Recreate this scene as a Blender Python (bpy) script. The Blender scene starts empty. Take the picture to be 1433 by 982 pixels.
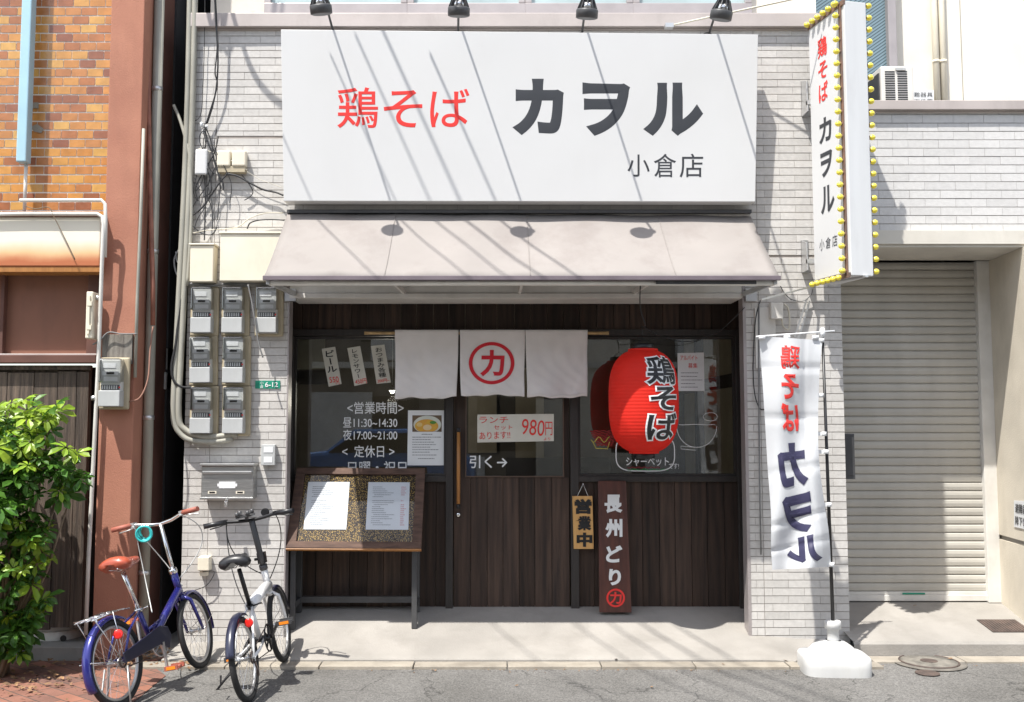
import bpy, bmesh, math, random
from mathutils import Vector as V, Matrix
random.seed(11)
R = math.radians
sc = bpy.context.scene
col = sc.collection
# ------------------------------------------------------------------ camera, sky, sun, exposure
FPX, CX, CY, PITCH = 1350.0, 695.0, 491.0, R(4.24)
CAM = V((0, -7.0, 1.62))
cd = bpy.data.cameras.new('camera'); cam = bpy.data.objects.new('camera', cd); col.objects.link(cam)
cam.location = CAM; cam.rotation_euler = (R(90) + PITCH, 0, 0)
cd.sensor_width = 36; cd.lens = 36 * FPX / 1433; cd.shift_x = (716.5 - CX) / 1433
cd.clip_start = 0.05; cd.clip_end = 500
sc.camera = cam
SUN = V((-0.31, -0.379, 1.0)).normalized()
world = bpy.data.worlds.new('World'); sc.world = world; world.use_nodes = True
wn = world.node_tree.nodes; wl = world.node_tree.links
sky = wn.new('ShaderNodeTexSky'); sky.sky_type = 'NISHITA'; sky.sun_disc = False
sky.sun_elevation = math.asin(SUN.z); sky.sun_rotation = math.atan2(SUN.x, SUN.y)
hs = wn.new('ShaderNodeHueSaturation'); hs.inputs['Saturation'].default_value = .55; wl.new(sky.outputs[0], hs.inputs['Color'])
tn = wn.new('ShaderNodeMix'); tn.data_type = 'RGBA'; tn.blend_type = 'MULTIPLY'; tn.inputs[0].default_value = 1; tn.inputs[7].default_value = (1, .975, .94, 1); wl.new(hs.outputs[0], tn.inputs[6])
wl.new(tn.outputs[2], wn['Background'].inputs[0]); wn['Background'].inputs[1].default_value = 0.145
sd = bpy.data.lights.new('sun', 'SUN'); sd.energy = 3.7; sd.angle = R(0.55); sd.color = (1, 0.965, 0.9)
so = bpy.data.objects.new('sun', sd); col.objects.link(so)
so.rotation_euler = SUN.to_track_quat('Z', 'Y').to_euler(); so.location = (-4, -6, 12)
sc.view_settings.view_transform = 'Standard'; sc.view_settings.look = 'None'
sc.view_settings.exposure = 1.1; sc.view_settings.gamma = 1
sc.view_settings.use_curve_mapping = False
# ------------------------------------------------------------------ pixel rays (source picture 1433 x 982)
cP, sP = math.cos(PITCH), math.sin(PITCH)
def ray(px, py):
    u, v = (px - CX) / FPX, (CY - py) / FPX
    return V((u, cP - v * sP, sP + v * cP))
def P(px, py, Y):
    d = ray(px, py); return CAM + d * ((Y - CAM.y) / d.y)
def PZ(px, py, z):
    d = ray(px, py); return CAM + d * ((z - CAM.z) / d.z)
def PN(px, py, p0, n):
    d = ray(px, py); return CAM + d * ((p0 - CAM).dot(n) / d.dot(n))
def X(px, Y, py=491): return P(px, py, Y).x
def Z(py, Y): return P(CX, py, Y).z
# ------------------------------------------------------------------ materials
def nd(nt, t, **k):
    n = nt.nodes.new(t)
    for a, b in k.items(): setattr(n, a, b)
    return n
def mat(name, c, rough=.6, metal=0, var=.12, vs=6, c2=None, bump=0, bs=120, island=0, spec=.5, stretch=(1, 1, 1),
        grime=0, gs=1.3, gc=(.12, .1, .08), trans=0, coat=0, detail=5):
    m = bpy.data.materials.new(name); m.use_nodes = True; nt = m.node_tree; b = nt.nodes['Principled BSDF']; L = nt.links.new
    b.inputs['Roughness'].default_value = rough; b.inputs['Metallic'].default_value = metal
    b.inputs['Specular IOR Level'].default_value = spec; b.inputs['Coat Weight'].default_value = coat
    tc = nd(nt, 'ShaderNodeTexCoord'); mp = nd(nt, 'ShaderNodeMapping'); mp.inputs['Scale'].default_value = stretch
    L(tc.outputs['Object'], mp.inputs[0])
    n = nd(nt, 'ShaderNodeTexNoise'); n.inputs['Scale'].default_value = vs; n.inputs['Detail'].default_value = detail; L(mp.outputs[0], n.inputs[0])
    if c2 is None: c2 = tuple(x * (1 - var * 2) for x in c); hi = tuple(min(1, x * (1 + var * .5)) for x in c)
    else: hi = c
    r = nd(nt, 'ShaderNodeValToRGB'); r.color_ramp.elements[0].position = .3; r.color_ramp.elements[1].position = .68
    r.color_ramp.elements[0].color = (*c2, 1); r.color_ramp.elements[1].color = (*hi, 1); L(n.outputs[0], r.inputs[0])
    out = r.outputs[0]
    if island:
        g = nd(nt, 'ShaderNodeNewGeometry'); ma = nd(nt, 'ShaderNodeMapRange'); ma.inputs[3].default_value = 1 - island; ma.inputs[4].default_value = 1 + island * .5
        L(g.outputs['Random Per Island'], ma.inputs[0])
        mx = nd(nt, 'ShaderNodeMix', data_type='RGBA', blend_type='MULTIPLY'); mx.inputs[0].default_value = 1
        L(out, mx.inputs[6]); L(ma.outputs[0], mx.inputs[7]); out = mx.outputs[2]
    if grime:
        n2 = nd(nt, 'ShaderNodeTexNoise'); n2.inputs['Scale'].default_value = gs; n2.inputs['Detail'].default_value = 8; n2.inputs['Roughness'].default_value = .65
        mp2 = nd(nt, 'ShaderNodeMapping'); mp2.inputs['Scale'].default_value = (1.6, 1.6, .5); L(tc.outputs['Object'], mp2.inputs[0]); L(mp2.outputs[0], n2.inputs[0])
        mr = nd(nt, 'ShaderNodeMapRange'); mr.inputs[1].default_value = .5; mr.inputs[2].default_value = .78; mr.inputs[4].default_value = grime; L(n2.outputs[0], mr.inputs[0])
        mx = nd(nt, 'ShaderNodeMix', data_type='RGBA'); L(mr.outputs[0], mx.inputs[0]); L(out, mx.inputs[6]); mx.inputs[7].default_value = (*gc, 1); out = mx.outputs[2]
    L(out, b.inputs['Base Color'])
    if bump:
        nb = nd(nt, 'ShaderNodeTexNoise'); nb.inputs['Scale'].default_value = bs; nb.inputs['Detail'].default_value = 4; L(mp.outputs[0], nb.inputs[0])
        bp = nd(nt, 'ShaderNodeBump'); bp.inputs['Strength'].default_value = bump; bp.inputs['Distance'].default_value = .01; L(nb.outputs[0], bp.inputs['Height']); L(bp.outputs[0], b.inputs['Normal'])
    if trans:
        tr = nd(nt, 'ShaderNodeBsdfTranslucent'); L(out, tr.inputs[0]); ms = nd(nt, 'ShaderNodeMixShader'); ms.inputs[0].default_value = trans
        L(b.outputs[0], ms.inputs[1]); L(tr.outputs[0], ms.inputs[2]); L(ms.outputs[0], nt.nodes['Material Output'].inputs[0])
    return m
def glass(name, tint=(.9, .93, .93), fres=2.2, rough=0.0):
    m = bpy.data.materials.new(name); m.use_nodes = True; nt = m.node_tree; L = nt.links.new
    nt.nodes.remove(nt.nodes['Principled BSDF'])
    t = nd(nt, 'ShaderNodeBsdfTransparent'); t.inputs[0].default_value = (*tint, 1)
    g = nd(nt, 'ShaderNodeBsdfGlossy'); g.inputs['Roughness'].default_value = rough
    f = nd(nt, 'ShaderNodeFresnel'); f.inputs[0].default_value = 1.5
    k = nd(nt, 'ShaderNodeMath', operation='MULTIPLY'); k.inputs[1].default_value = fres; k.use_clamp = True; L(f.outputs[0], k.inputs[0])
    x = nd(nt, 'ShaderNodeMixShader'); L(k.outputs[0], x.inputs[0]); L(t.outputs[0], x.inputs[1]); L(g.outputs[0], x.inputs[2]); L(x.outputs[0], nt.nodes['Material Output'].inputs[0])
    return m
def emit(name, c, s):
    m = mat(name, c); b = m.node_tree.nodes['Principled BSDF']; b.inputs['Emission Color'].default_value = (*c, 1); b.inputs['Emission Strength'].default_value = s; return m
M = {}
M['tile'] = mat('wall_tile', (.57, .55, .525), .42, var=.05, vs=30, bump=.12, bs=90, island=.1, grime=.3, gs=2.2, gc=(.34, .31, .28))
M['tile_w'] = mat('wall_tile_white', (.6, .59, .58), .4, var=.04, vs=30, bump=.12, bs=90, island=.07, grime=.2, gs=2, gc=(.42, .4, .38))
M['mortar'] = mat('mortar', (.17, .15, .135), .9, var=.2, vs=9)
M['mortar_w'] = mat('mortar_pale', (.85, .82, .76), .9, var=.08)
M['mortar_g'] = mat('mortar_grey', (.36, .32, .29), .9, var=.15)
M['wood'] = mat('dark_stained_wood', (.074, .047, .035), .62, c2=(.026, .019, .0165), vs=3.2, stretch=(9, 9, .55), island=.45, bump=.25, bs=18, detail=8, spec=.25)
M['wood_post'] = mat('dark_post_wood', (.034, .028, .026), .5, c2=(.02, .017, .016), vs=4, stretch=(9, 9, .7), bump=.15, bs=25)
M['wood_trim'] = mat('brown_trim_wood', (.1, .06, .042), .5, vs=5, stretch=(6, 6, .8))
M['metal_cap'] = mat('bronze_cap_metal', (.46, .41, .39), .5, .1, var=.06, vs=3, bump=.05, bs=40, grime=.25, gs=3, gc=(.15, .12, .11))
M['cream'] = mat('cream_render', (.76, .72, .64), .85, var=.04, vs=4, bump=.12, bs=150, grime=.22, gs=1.4, gc=(.5, .45, .37))
M['cream_dirty'] = mat('stained_cream_concrete', (.66, .6, .5), .85, var=.07, vs=3, bump=.2, bs=90, grime=.35, gs=1.8, gc=(.3, .26, .19))
M['white'] = mat('white_sign_sheet', (.625, .625, .625), .42, var=.02, vs=1.2, grime=.12, gs=1.2, gc=(.5, .48, .45))
M['sign_edge'] = mat('sign_edge_metal', (.5, .5, .5), .4, .4)
M['red'] = mat('red_vinyl', (.72, .035, .028), .45, var=.03)
M['red_cloth'] = mat('red_dye', (.6, .015, .03), .8, var=.06, vs=30)
M['char'] = mat('charcoal_vinyl', (.04, .043, .05), .42, var=.05)
M['black'] = mat('black_paint', (.012, .012, .014), .4, var=.2)
M['whitepaint'] = mat('white_marker', (.75, .76, .76), .7, var=.05)
M['awning'] = mat('faded_awning_canvas', (.29, .265, .25), .75, var=.05, vs=2.2, bump=.12, bs=300, grime=.65, gs=1.5, gc=(.185, .155, .145), trans=.1)
M['aw_edge'] = mat('awning_edge_strip', (.16, .13, .15), .6)
M['beige'] = mat('beige_plastic', (.76, .7, .57), .5, var=.05, vs=5, grime=.2, gs=5, gc=(.4, .34, .24))
M['beige_d'] = mat('beige_board', (.42, .36, .25), .6, var=.1, vs=9)
M['offwhite'] = mat('offwhite_painted_metal', (.68, .66, .62), .5, var=.06, vs=6, grime=.25, gs=4, gc=(.35, .3, .24))
M['steel'] = mat('brushed_steel', (.5, .5, .49), .32, .85, var=.12, vs=8, stretch=(1, 1, 12), bump=.04, bs=60)
M['chrome'] = mat('chrome', (.75, .75, .75), .16, 1, var=.05)
M['alu'] = mat('aluminium', (.6, .6, .6), .38, .8, var=.06)
M['grey'] = mat('grey_plastic', (.44, .45, .45), .5, var=.06, grime=.2, gs=8, gc=(.2, .19, .17))
M['greyl'] = mat('light_grey_plastic', (.55, .56, .55), .45, var=.05)
M['dgrey'] = mat('dark_grey_metal', (.075, .075, .078), .45, .2, var=.1)
M['rubber'] = mat('black_rubber', (.02, .02, .021), .75, var=.2, vs=40, bump=.3, bs=260)
M['cable'] = mat('black_cable', (.022, .022, .024), .55)
M['cable_g'] = mat('grey_cable', (.2, .2, .2), .6)
M['cable_w'] = mat('cream_cable', (.62, .58, .48), .55)
M['conduit'] = mat('weathered_conduit', (.36, .35, .30), .6, var=.15, vs=3, stretch=(3, 3, .7), grime=.3, gs=4)
M['stucco'] = mat('terracotta_stucco', (.42, .19, .125), .9, c2=(.35, .15, .1), vs=3.5, bump=.25, bs=130, grime=.35, gs=2.6, gc=(.2, .09, .065))
M['browndark'] = mat('dark_brown_paint', (.13, .055, .04), .7, var=.15, vs=4, grime=.3)
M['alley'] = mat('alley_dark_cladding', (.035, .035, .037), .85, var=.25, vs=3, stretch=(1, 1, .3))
M['brownpanel'] = mat('brown_panel', (.22, .095, .06), .7, var=.06, vs=2, grime=.4, gs=2.2, gc=(.08, .04, .03))
M['oldwood'] = mat('weathered_boards', (.17, .125, .095), .85, c2=(.04, .031, .026), vs=2.2, stretch=(14, 14, .7), island=.3, bump=.7, bs=14, detail=9)
M['greywood'] = mat('grey_weathered_wood', (.25, .23, .2), .85, c2=(.1, .085, .075), vs=3, stretch=(12, 12, 1), bump=.6, bs=20, detail=8)
M['blue_pipe'] = mat('sky_blue_gutter_paint', (.36, .56, .66), .45, var=.05, vs=4, grime=.25, gs=5, gc=(.3, .35, .38))
M['concrete'] = mat('porch_concrete', (.32, .30, .275), .85, c2=(.245, .23, .21), vs=2.6, bump=.25, bs=70, grime=.45, gs=2.0, gc=(.17, .155, .135), detail=9)
M['concrete_g'] = mat('grey_concrete', (.29, .28, .262), .85, c2=(.2, .195, .185), vs=3, bump=.3, bs=60, grime=.5, gs=2, gc=(.1, .095, .085), detail=9)
M['kerb'] = mat('kerb_stone', (.33, .295, .245), .8, var=.12, vs=9, island=.16, bump=.2, bs=80, grime=.45, gs=4, gc=(.16, .13, .1))
M['iron'] = mat('rusty_iron', (.13, .095, .08), .7, .3, c2=(.07, .055, .05), vs=14, bump=.3, bs=90)
M['bamboo'] = mat('bamboo', (.5, .33, .15), .5, var=.2, vs=20)
M['oak'] = mat('amber_wood', (.42, .19, .055), .4, c2=(.3, .125, .035), vs=6, stretch=(8, 8, .8))
M['cloth'] = mat('grey_white_cotton', (.84, .80, .79), .9, var=.03, vs=8, bump=.25, bs=420, trans=.15)
M['banner'] = mat('white_polyester', (.72, .74, .77), .6, var=.02, vs=5, trans=.35)
M['navy'] = mat('navy_print', (.03, .028, .075), .6, var=.05)
M['paper'] = mat('white_paper', (.72, .73, .74), .7, var=.02)
M['paper_y'] = mat('ivory_paper', (.62, .6, .53), .7, var=.04, vs=8)
M['print'] = mat('faint_print', (.2, .2, .22), .8)
M['redprint'] = mat('red_print', (.6, .08, .1), .8)
M['openwood'] = mat('pale_pine', (.62, .36, .13), .5, c2=(.5, .27, .09), vs=5, stretch=(6, 6, .7))
M['redwood'] = mat('red_brown_board', (.1, .032, .022), .42, c2=(.05, .017, .013), vs=4, stretch=(8, 8, .6), coat=.2)
M['lantern'] = mat('red_lantern_vinyl', (.9, .035, .02), .62, var=.07, vs=4, trans=.38, spec=.3)
M['glass'] = glass('window_glass')
M['meterglass'] = glass('meter_cover_glass', (.95, .96, .96), 3.0, .08)
M['glass_up'] = mat('curtained_glass', (.42, .52, .53), .12, var=.1, vs=3, spec=.8)
M['framealu'] = mat('pinkish_window_frame', (.42, .38, .375), .4, .4, var=.06)
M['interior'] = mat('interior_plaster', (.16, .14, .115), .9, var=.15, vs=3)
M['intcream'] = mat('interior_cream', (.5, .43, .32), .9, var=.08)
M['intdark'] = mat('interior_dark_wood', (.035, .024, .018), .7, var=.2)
M['yellow'] = mat('yellow_bulb_glass', (.88, .74, .08), .25, var=.02, coat=.4)
M['bronze_strip'] = mat('rusty_strip', (.22, .12, .08), .7, c2=(.12, .09, .08), vs=14)
M['shutter'] = mat('shutter_slats', (.5, .48, .435), .5, .15, var=.06, vs=3, stretch=(1.5, 1.5, .4), island=.07, grime=.22, gs=1.8, gc=(.27, .24, .2))
M['bikeblue'] = mat('metallic_blue_paint', (.022, .024, .19), .25, .35, var=.05, coat=.7)
M['bikenavy'] = mat('dark_navy_plastic', (.018, .02, .045), .3, var=.1, coat=.3)
M['bikewhite'] = mat('white_bike_paint', (.78, .78, .78), .3, var=.02, coat=.5)
M['saddle'] = mat('orange_brown_leather', (.38, .072, .035), .4, var=.12, vs=12, coat=.2)
M['grip'] = mat('brown_grip', (.36, .11, .075), .6, var=.1)
M['bsaddle'] = mat('black_vinyl', (.02, .02, .023), .38, var=.1)
M['reflector'] = mat('red_reflector', (.8, .02, .015), .25, var=.02, coat=.6)
M['orange'] = mat('orange_reflector', (.85, .25, .02), .3, var=.02)
M['teal'] = mat('teal_lock_sleeve', (.03, .42, .42), .4, var=.05)
M['green'] = mat('green_plate', (.015, .26, .17), .4, var=.05)
M['bark'] = mat('branch_bark', (.2, .15, .1), .9, var=.2)
M['baseplastic'] = mat('white_water_tank_plastic', (.58, .58, .57), .45, var=.05, grime=.35, gs=7, gc=(.4, .38, .34))
M['carblue'] = mat('blue_car_paint', (.05, .16, .42), .25, .2, coat=.8)
M['cargl'] = mat('car_window', (.015, .018, .02), .08, spec=.8)
M['rust'] = mat('rusted_cream_sheet', (.7, .63, .52), .7)
def leafmat(name, c, c2):
    m = mat(name, c, .38, c2=c2, vs=7, island=.45, trans=.36, spec=.4); return m
M['ledge'] = mat('pale_ledge_concrete', (.6, .57, .51), .85, var=.06, vs=4, grime=.35, gs=3, gc=(.38, .35, .3))
M['leaf'] = leafmat('glossy_leaf', (.11, .25, .03), (.035, .115, .018))
M['leaf_y'] = leafmat('young_leaf', (.34, .47, .04), (.18, .33, .025))
M['dry'] = mat('dry_leaf', (.3, .17, .08), .8, c2=(.12, .07, .04), vs=20, island=.4)
def special():
    # orange glazed brick: colour per tile
    m = M['otile'] = mat('orange_glazed_tile', (.5, .2, .05), .22, var=.1, vs=25, bump=.1, bs=60, coat=.3)
    nt = m.node_tree; b = nt.nodes['Principled BSDF']; L = nt.links.new
    g = nd(nt, 'ShaderNodeNewGeometry'); r = nd(nt, 'ShaderNodeValToRGB'); e = r.color_ramp.elements; r.color_ramp.interpolation = 'LINEAR'
    e[0].position = 0; e[0].color = (.24, .09, .05, 1); e[1].position = 1; e[1].color = (.56, .32, .09, 1)
    for p, c in ((.2, (.37, .14, .05)), (.4, (.43, .18, .06)), (.6, (.5, .22, .055)), (.8, (.52, .26, .07))):
        x = e.new(p); x.color = (*c, 1)
    L(g.outputs['Random Per Island'], r.inputs[0])
    tc = nd(nt, 'ShaderNodeTexCoord'); n = nd(nt, 'ShaderNodeTexNoise'); n.inputs['Scale'].default_value = 14; n.inputs['Detail'].default_value = 4; L(tc.outputs['Object'], n.inputs[0])
    mr = nd(nt, 'ShaderNodeMapRange'); mr.inputs[3].default_value = .65; mr.inputs[4].default_value = 1.35; L(n.outputs[0], mr.inputs[0])
    mx = nd(nt, 'ShaderNodeMix', data_type='RGBA', blend_type='MULTIPLY'); mx.inputs[0].default_value = 1; L(r.outputs[0], mx.inputs[6]); L(mr.outputs[0], mx.inputs[7]); L(mx.outputs[2], b.inputs['Base Color'])
    # asphalt
    m = M['asphalt'] = mat('asphalt', (.15, .145, .138), .9, c2=(.09, .086, .08), vs=1.1, grime=.55, gs=1.6, gc=(.07, .068, .065), detail=9)
    nt = m.node_tree; b = nt.nodes['Principled BSDF']; L = nt.links.new
    tc = nd(nt, 'ShaderNodeTexCoord'); v = nd(nt, 'ShaderNodeTexVoronoi'); v.inputs['Scale'].default_value = 130; L(tc.outputs['Object'], v.inputs[0])
    mr = nd(nt, 'ShaderNodeMapRange'); mr.inputs[3].default_value = .68; mr.inputs[4].default_value = 1.5
    sx = nd(nt, 'ShaderNodeSeparateColor'); L(v.outputs['Color'], sx.inputs[0]); L(sx.outputs[0], mr.inputs[0])
    old = b.inputs['Base Color'].links[0].from_socket
    mx = nd(nt, 'ShaderNodeMix', data_type='RGBA', blend_type='MULTIPLY'); mx.inputs[0].default_value = 1; L(old, mx.inputs[6]); L(mr.outputs[0], mx.inputs[7]); L(mx.outputs[2], b.inputs['Base Color'])
    bp = nd(nt, 'ShaderNodeBump'); bp.inputs['Strength'].default_value = .6; bp.inputs['Distance'].default_value = .006; L(v.outputs['Distance'], bp.inputs['Height']); L(bp.outputs[0], b.inputs['Normal'])
    ve = nd(nt, 'ShaderNodeTexVoronoi'); ve.feature = 'DISTANCE_TO_EDGE'; ve.inputs['Scale'].default_value = 1.1
    nn = nd(nt, 'ShaderNodeTexNoise'); nn.inputs['Scale'].default_value = 4; nn.inputs['Detail'].default_value = 6; L(tc.outputs['Object'], nn.inputs[0])
    va = nd(nt, 'ShaderNodeVectorMath', operation='MULTIPLY_ADD'); va.inputs[1].default_value = (.5, .5, .5); L(nn.outputs['Color'], va.inputs[0]); L(tc.outputs['Object'], va.inputs[2]); L(va.outputs[0], ve.inputs[0])
    mc = nd(nt, 'ShaderNodeMapRange'); mc.inputs[1].default_value = .002; mc.inputs[2].default_value = .010; mc.inputs[3].default_value = .5; mc.inputs[4].default_value = 1; L(ve.outputs['Distance'], mc.inputs[0])
    m2 = nd(nt, 'ShaderNodeMix', data_type='RGBA', blend_type='MULTIPLY'); m2.inputs[0].default_value = 1; L(mx.outputs[2], m2.inputs[6]); L(mc.outputs[0], m2.inputs[7]); L(m2.outputs[2], b.inputs['Base Color'])
    # leopard-print backing
    m = M['leopard'] = mat('leopard_print_cloth', (.4, .25, .08), .8)
    nt = m.node_tree; b = nt.nodes['Principled BSDF']; L = nt.links.new
    tc = nd(nt, 'ShaderNodeTexCoord'); v = nd(nt, 'ShaderNodeTexVoronoi'); v.inputs['Scale'].default_value = 115; L(tc.outputs['Object'], v.inputs[0])
    r = nd(nt, 'ShaderNodeValToRGB'); e = r.color_ramp.elements; e[0].position = .26; e[0].color = (.5, .32, .085, 1); e[1].position = .42; e[1].color = (.03, .018, .01, 1); L(v.outputs['Distance'], r.inputs[0]); L(r.outputs[0], b.inputs['Base Color'])
    # paving bricks
    m = M['paving'] = mat('red_brick_paving', (.3, .12, .08), .85, bump=.3, bs=80)
    nt = m.node_tree; b = nt.nodes['Principled BSDF']; L = nt.links.new
    tc = nd(nt, 'ShaderNodeTexCoord'); mp = nd(nt, 'ShaderNodeMapping'); mp.inputs['Rotation'].default_value = (0, 0, R(38)); L(tc.outputs['Object'], mp.inputs[0])
    k = nd(nt, 'ShaderNodeTexBrick'); k.inputs['Scale'].default_value = 1; k.inputs['Brick Width'].default_value = .2; k.inputs['Row Height'].default_value = .1; k.inputs['Mortar Size'].default_value = .004
    k.inputs['Color1'].default_value = (.27, .115, .075, 1); k.inputs['Color2'].default_value = (.14, .075, .06, 1); k.inputs['Mortar'].default_value = (.07, .055, .045, 1); L(mp.outputs[0], k.inputs[0])
    n = nd(nt, 'ShaderNodeTexNoise'); n.inputs['Scale'].default_value = 5; n.inputs['Detail'].default_value = 8; L(tc.outputs['Object'], n.inputs[0])
    mr = nd(nt, 'ShaderNodeMapRange'); mr.inputs[3].default_value = .5; mr.inputs[4].default_value = 1.4; L(n.outputs[0], mr.inputs[0])
    mx = nd(nt, 'ShaderNodeMix', data_type='RGBA', blend_type='MULTIPLY'); mx.inputs[0].default_value = 1; L(k.outputs[0], mx.inputs[6]); L(mr.outputs[0], mx.inputs[7]); L(mx.outputs[2], b.inputs['Base Color'])
    # rust along the foot of a cream sheet-metal box (stain with a shape of its own)
    m = M['rust']; nt = m.node_tree; b = nt.nodes['Principled BSDF']; L = nt.links.new
    tc = nd(nt, 'ShaderNodeTexCoord'); sp = nd(nt, 'ShaderNodeSeparateXYZ'); L(tc.outputs['Object'], sp.inputs[0])
    n = nd(nt, 'ShaderNodeTexNoise'); n.inputs['Scale'].default_value = 4; n.inputs['Detail'].default_value = 8; L(tc.outputs['Object'], n.inputs[0])
    a = nd(nt, 'ShaderNodeMath', operation='MULTIPLY_ADD'); a.inputs[1].default_value = -.07; L(n.outputs[0], a.inputs[0]); L(sp.outputs[2], a.inputs[2])
    r = nd(nt, 'ShaderNodeValToRGB'); e = r.color_ramp.elements; e[0].position = 0; e[0].color = (.42, .13, .05, 1); e[1].position = .15; e[1].color = (.76, .71, .6, 1)
    x = e.new(.02); x.color = (.5, .2, .09, 1); x = e.new(.06); x.color = (.68, .45, .24, 1)
    L(a.outputs[0], r.inputs[0]); L(r.outputs[0], b.inputs['Base Color'])
    # wired glass
    m = M['wired'] = mat('ribbed_wired_glass', (.13, .2, .23), .15, spec=.8)
    nt = m.node_tree; b = nt.nodes['Principled BSDF']; L = nt.links.new
    tc = nd(nt, 'ShaderNodeTexCoord'); mp = nd(nt, 'ShaderNodeMapping'); mp.inputs['Rotation'].default_value = (0, R(35), 0); L(tc.outputs['Object'], mp.inputs[0])
    w = nd(nt, 'ShaderNodeTexWave'); w.bands_direction = 'Z'; w.inputs['Scale'].default_value = 13; L(mp.outputs[0], w.inputs[0])
    r = nd(nt, 'ShaderNodeValToRGB'); e = r.color_ramp.elements; e[0].position = .1; e[0].color = (.05, .075, .085, 1); e[1].position = .4; e[1].color = (.17, .25, .29, 1); L(w.outputs[1], r.inputs[0]); L(r.outputs[0], b.inputs['Base Color'])
special()
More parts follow.
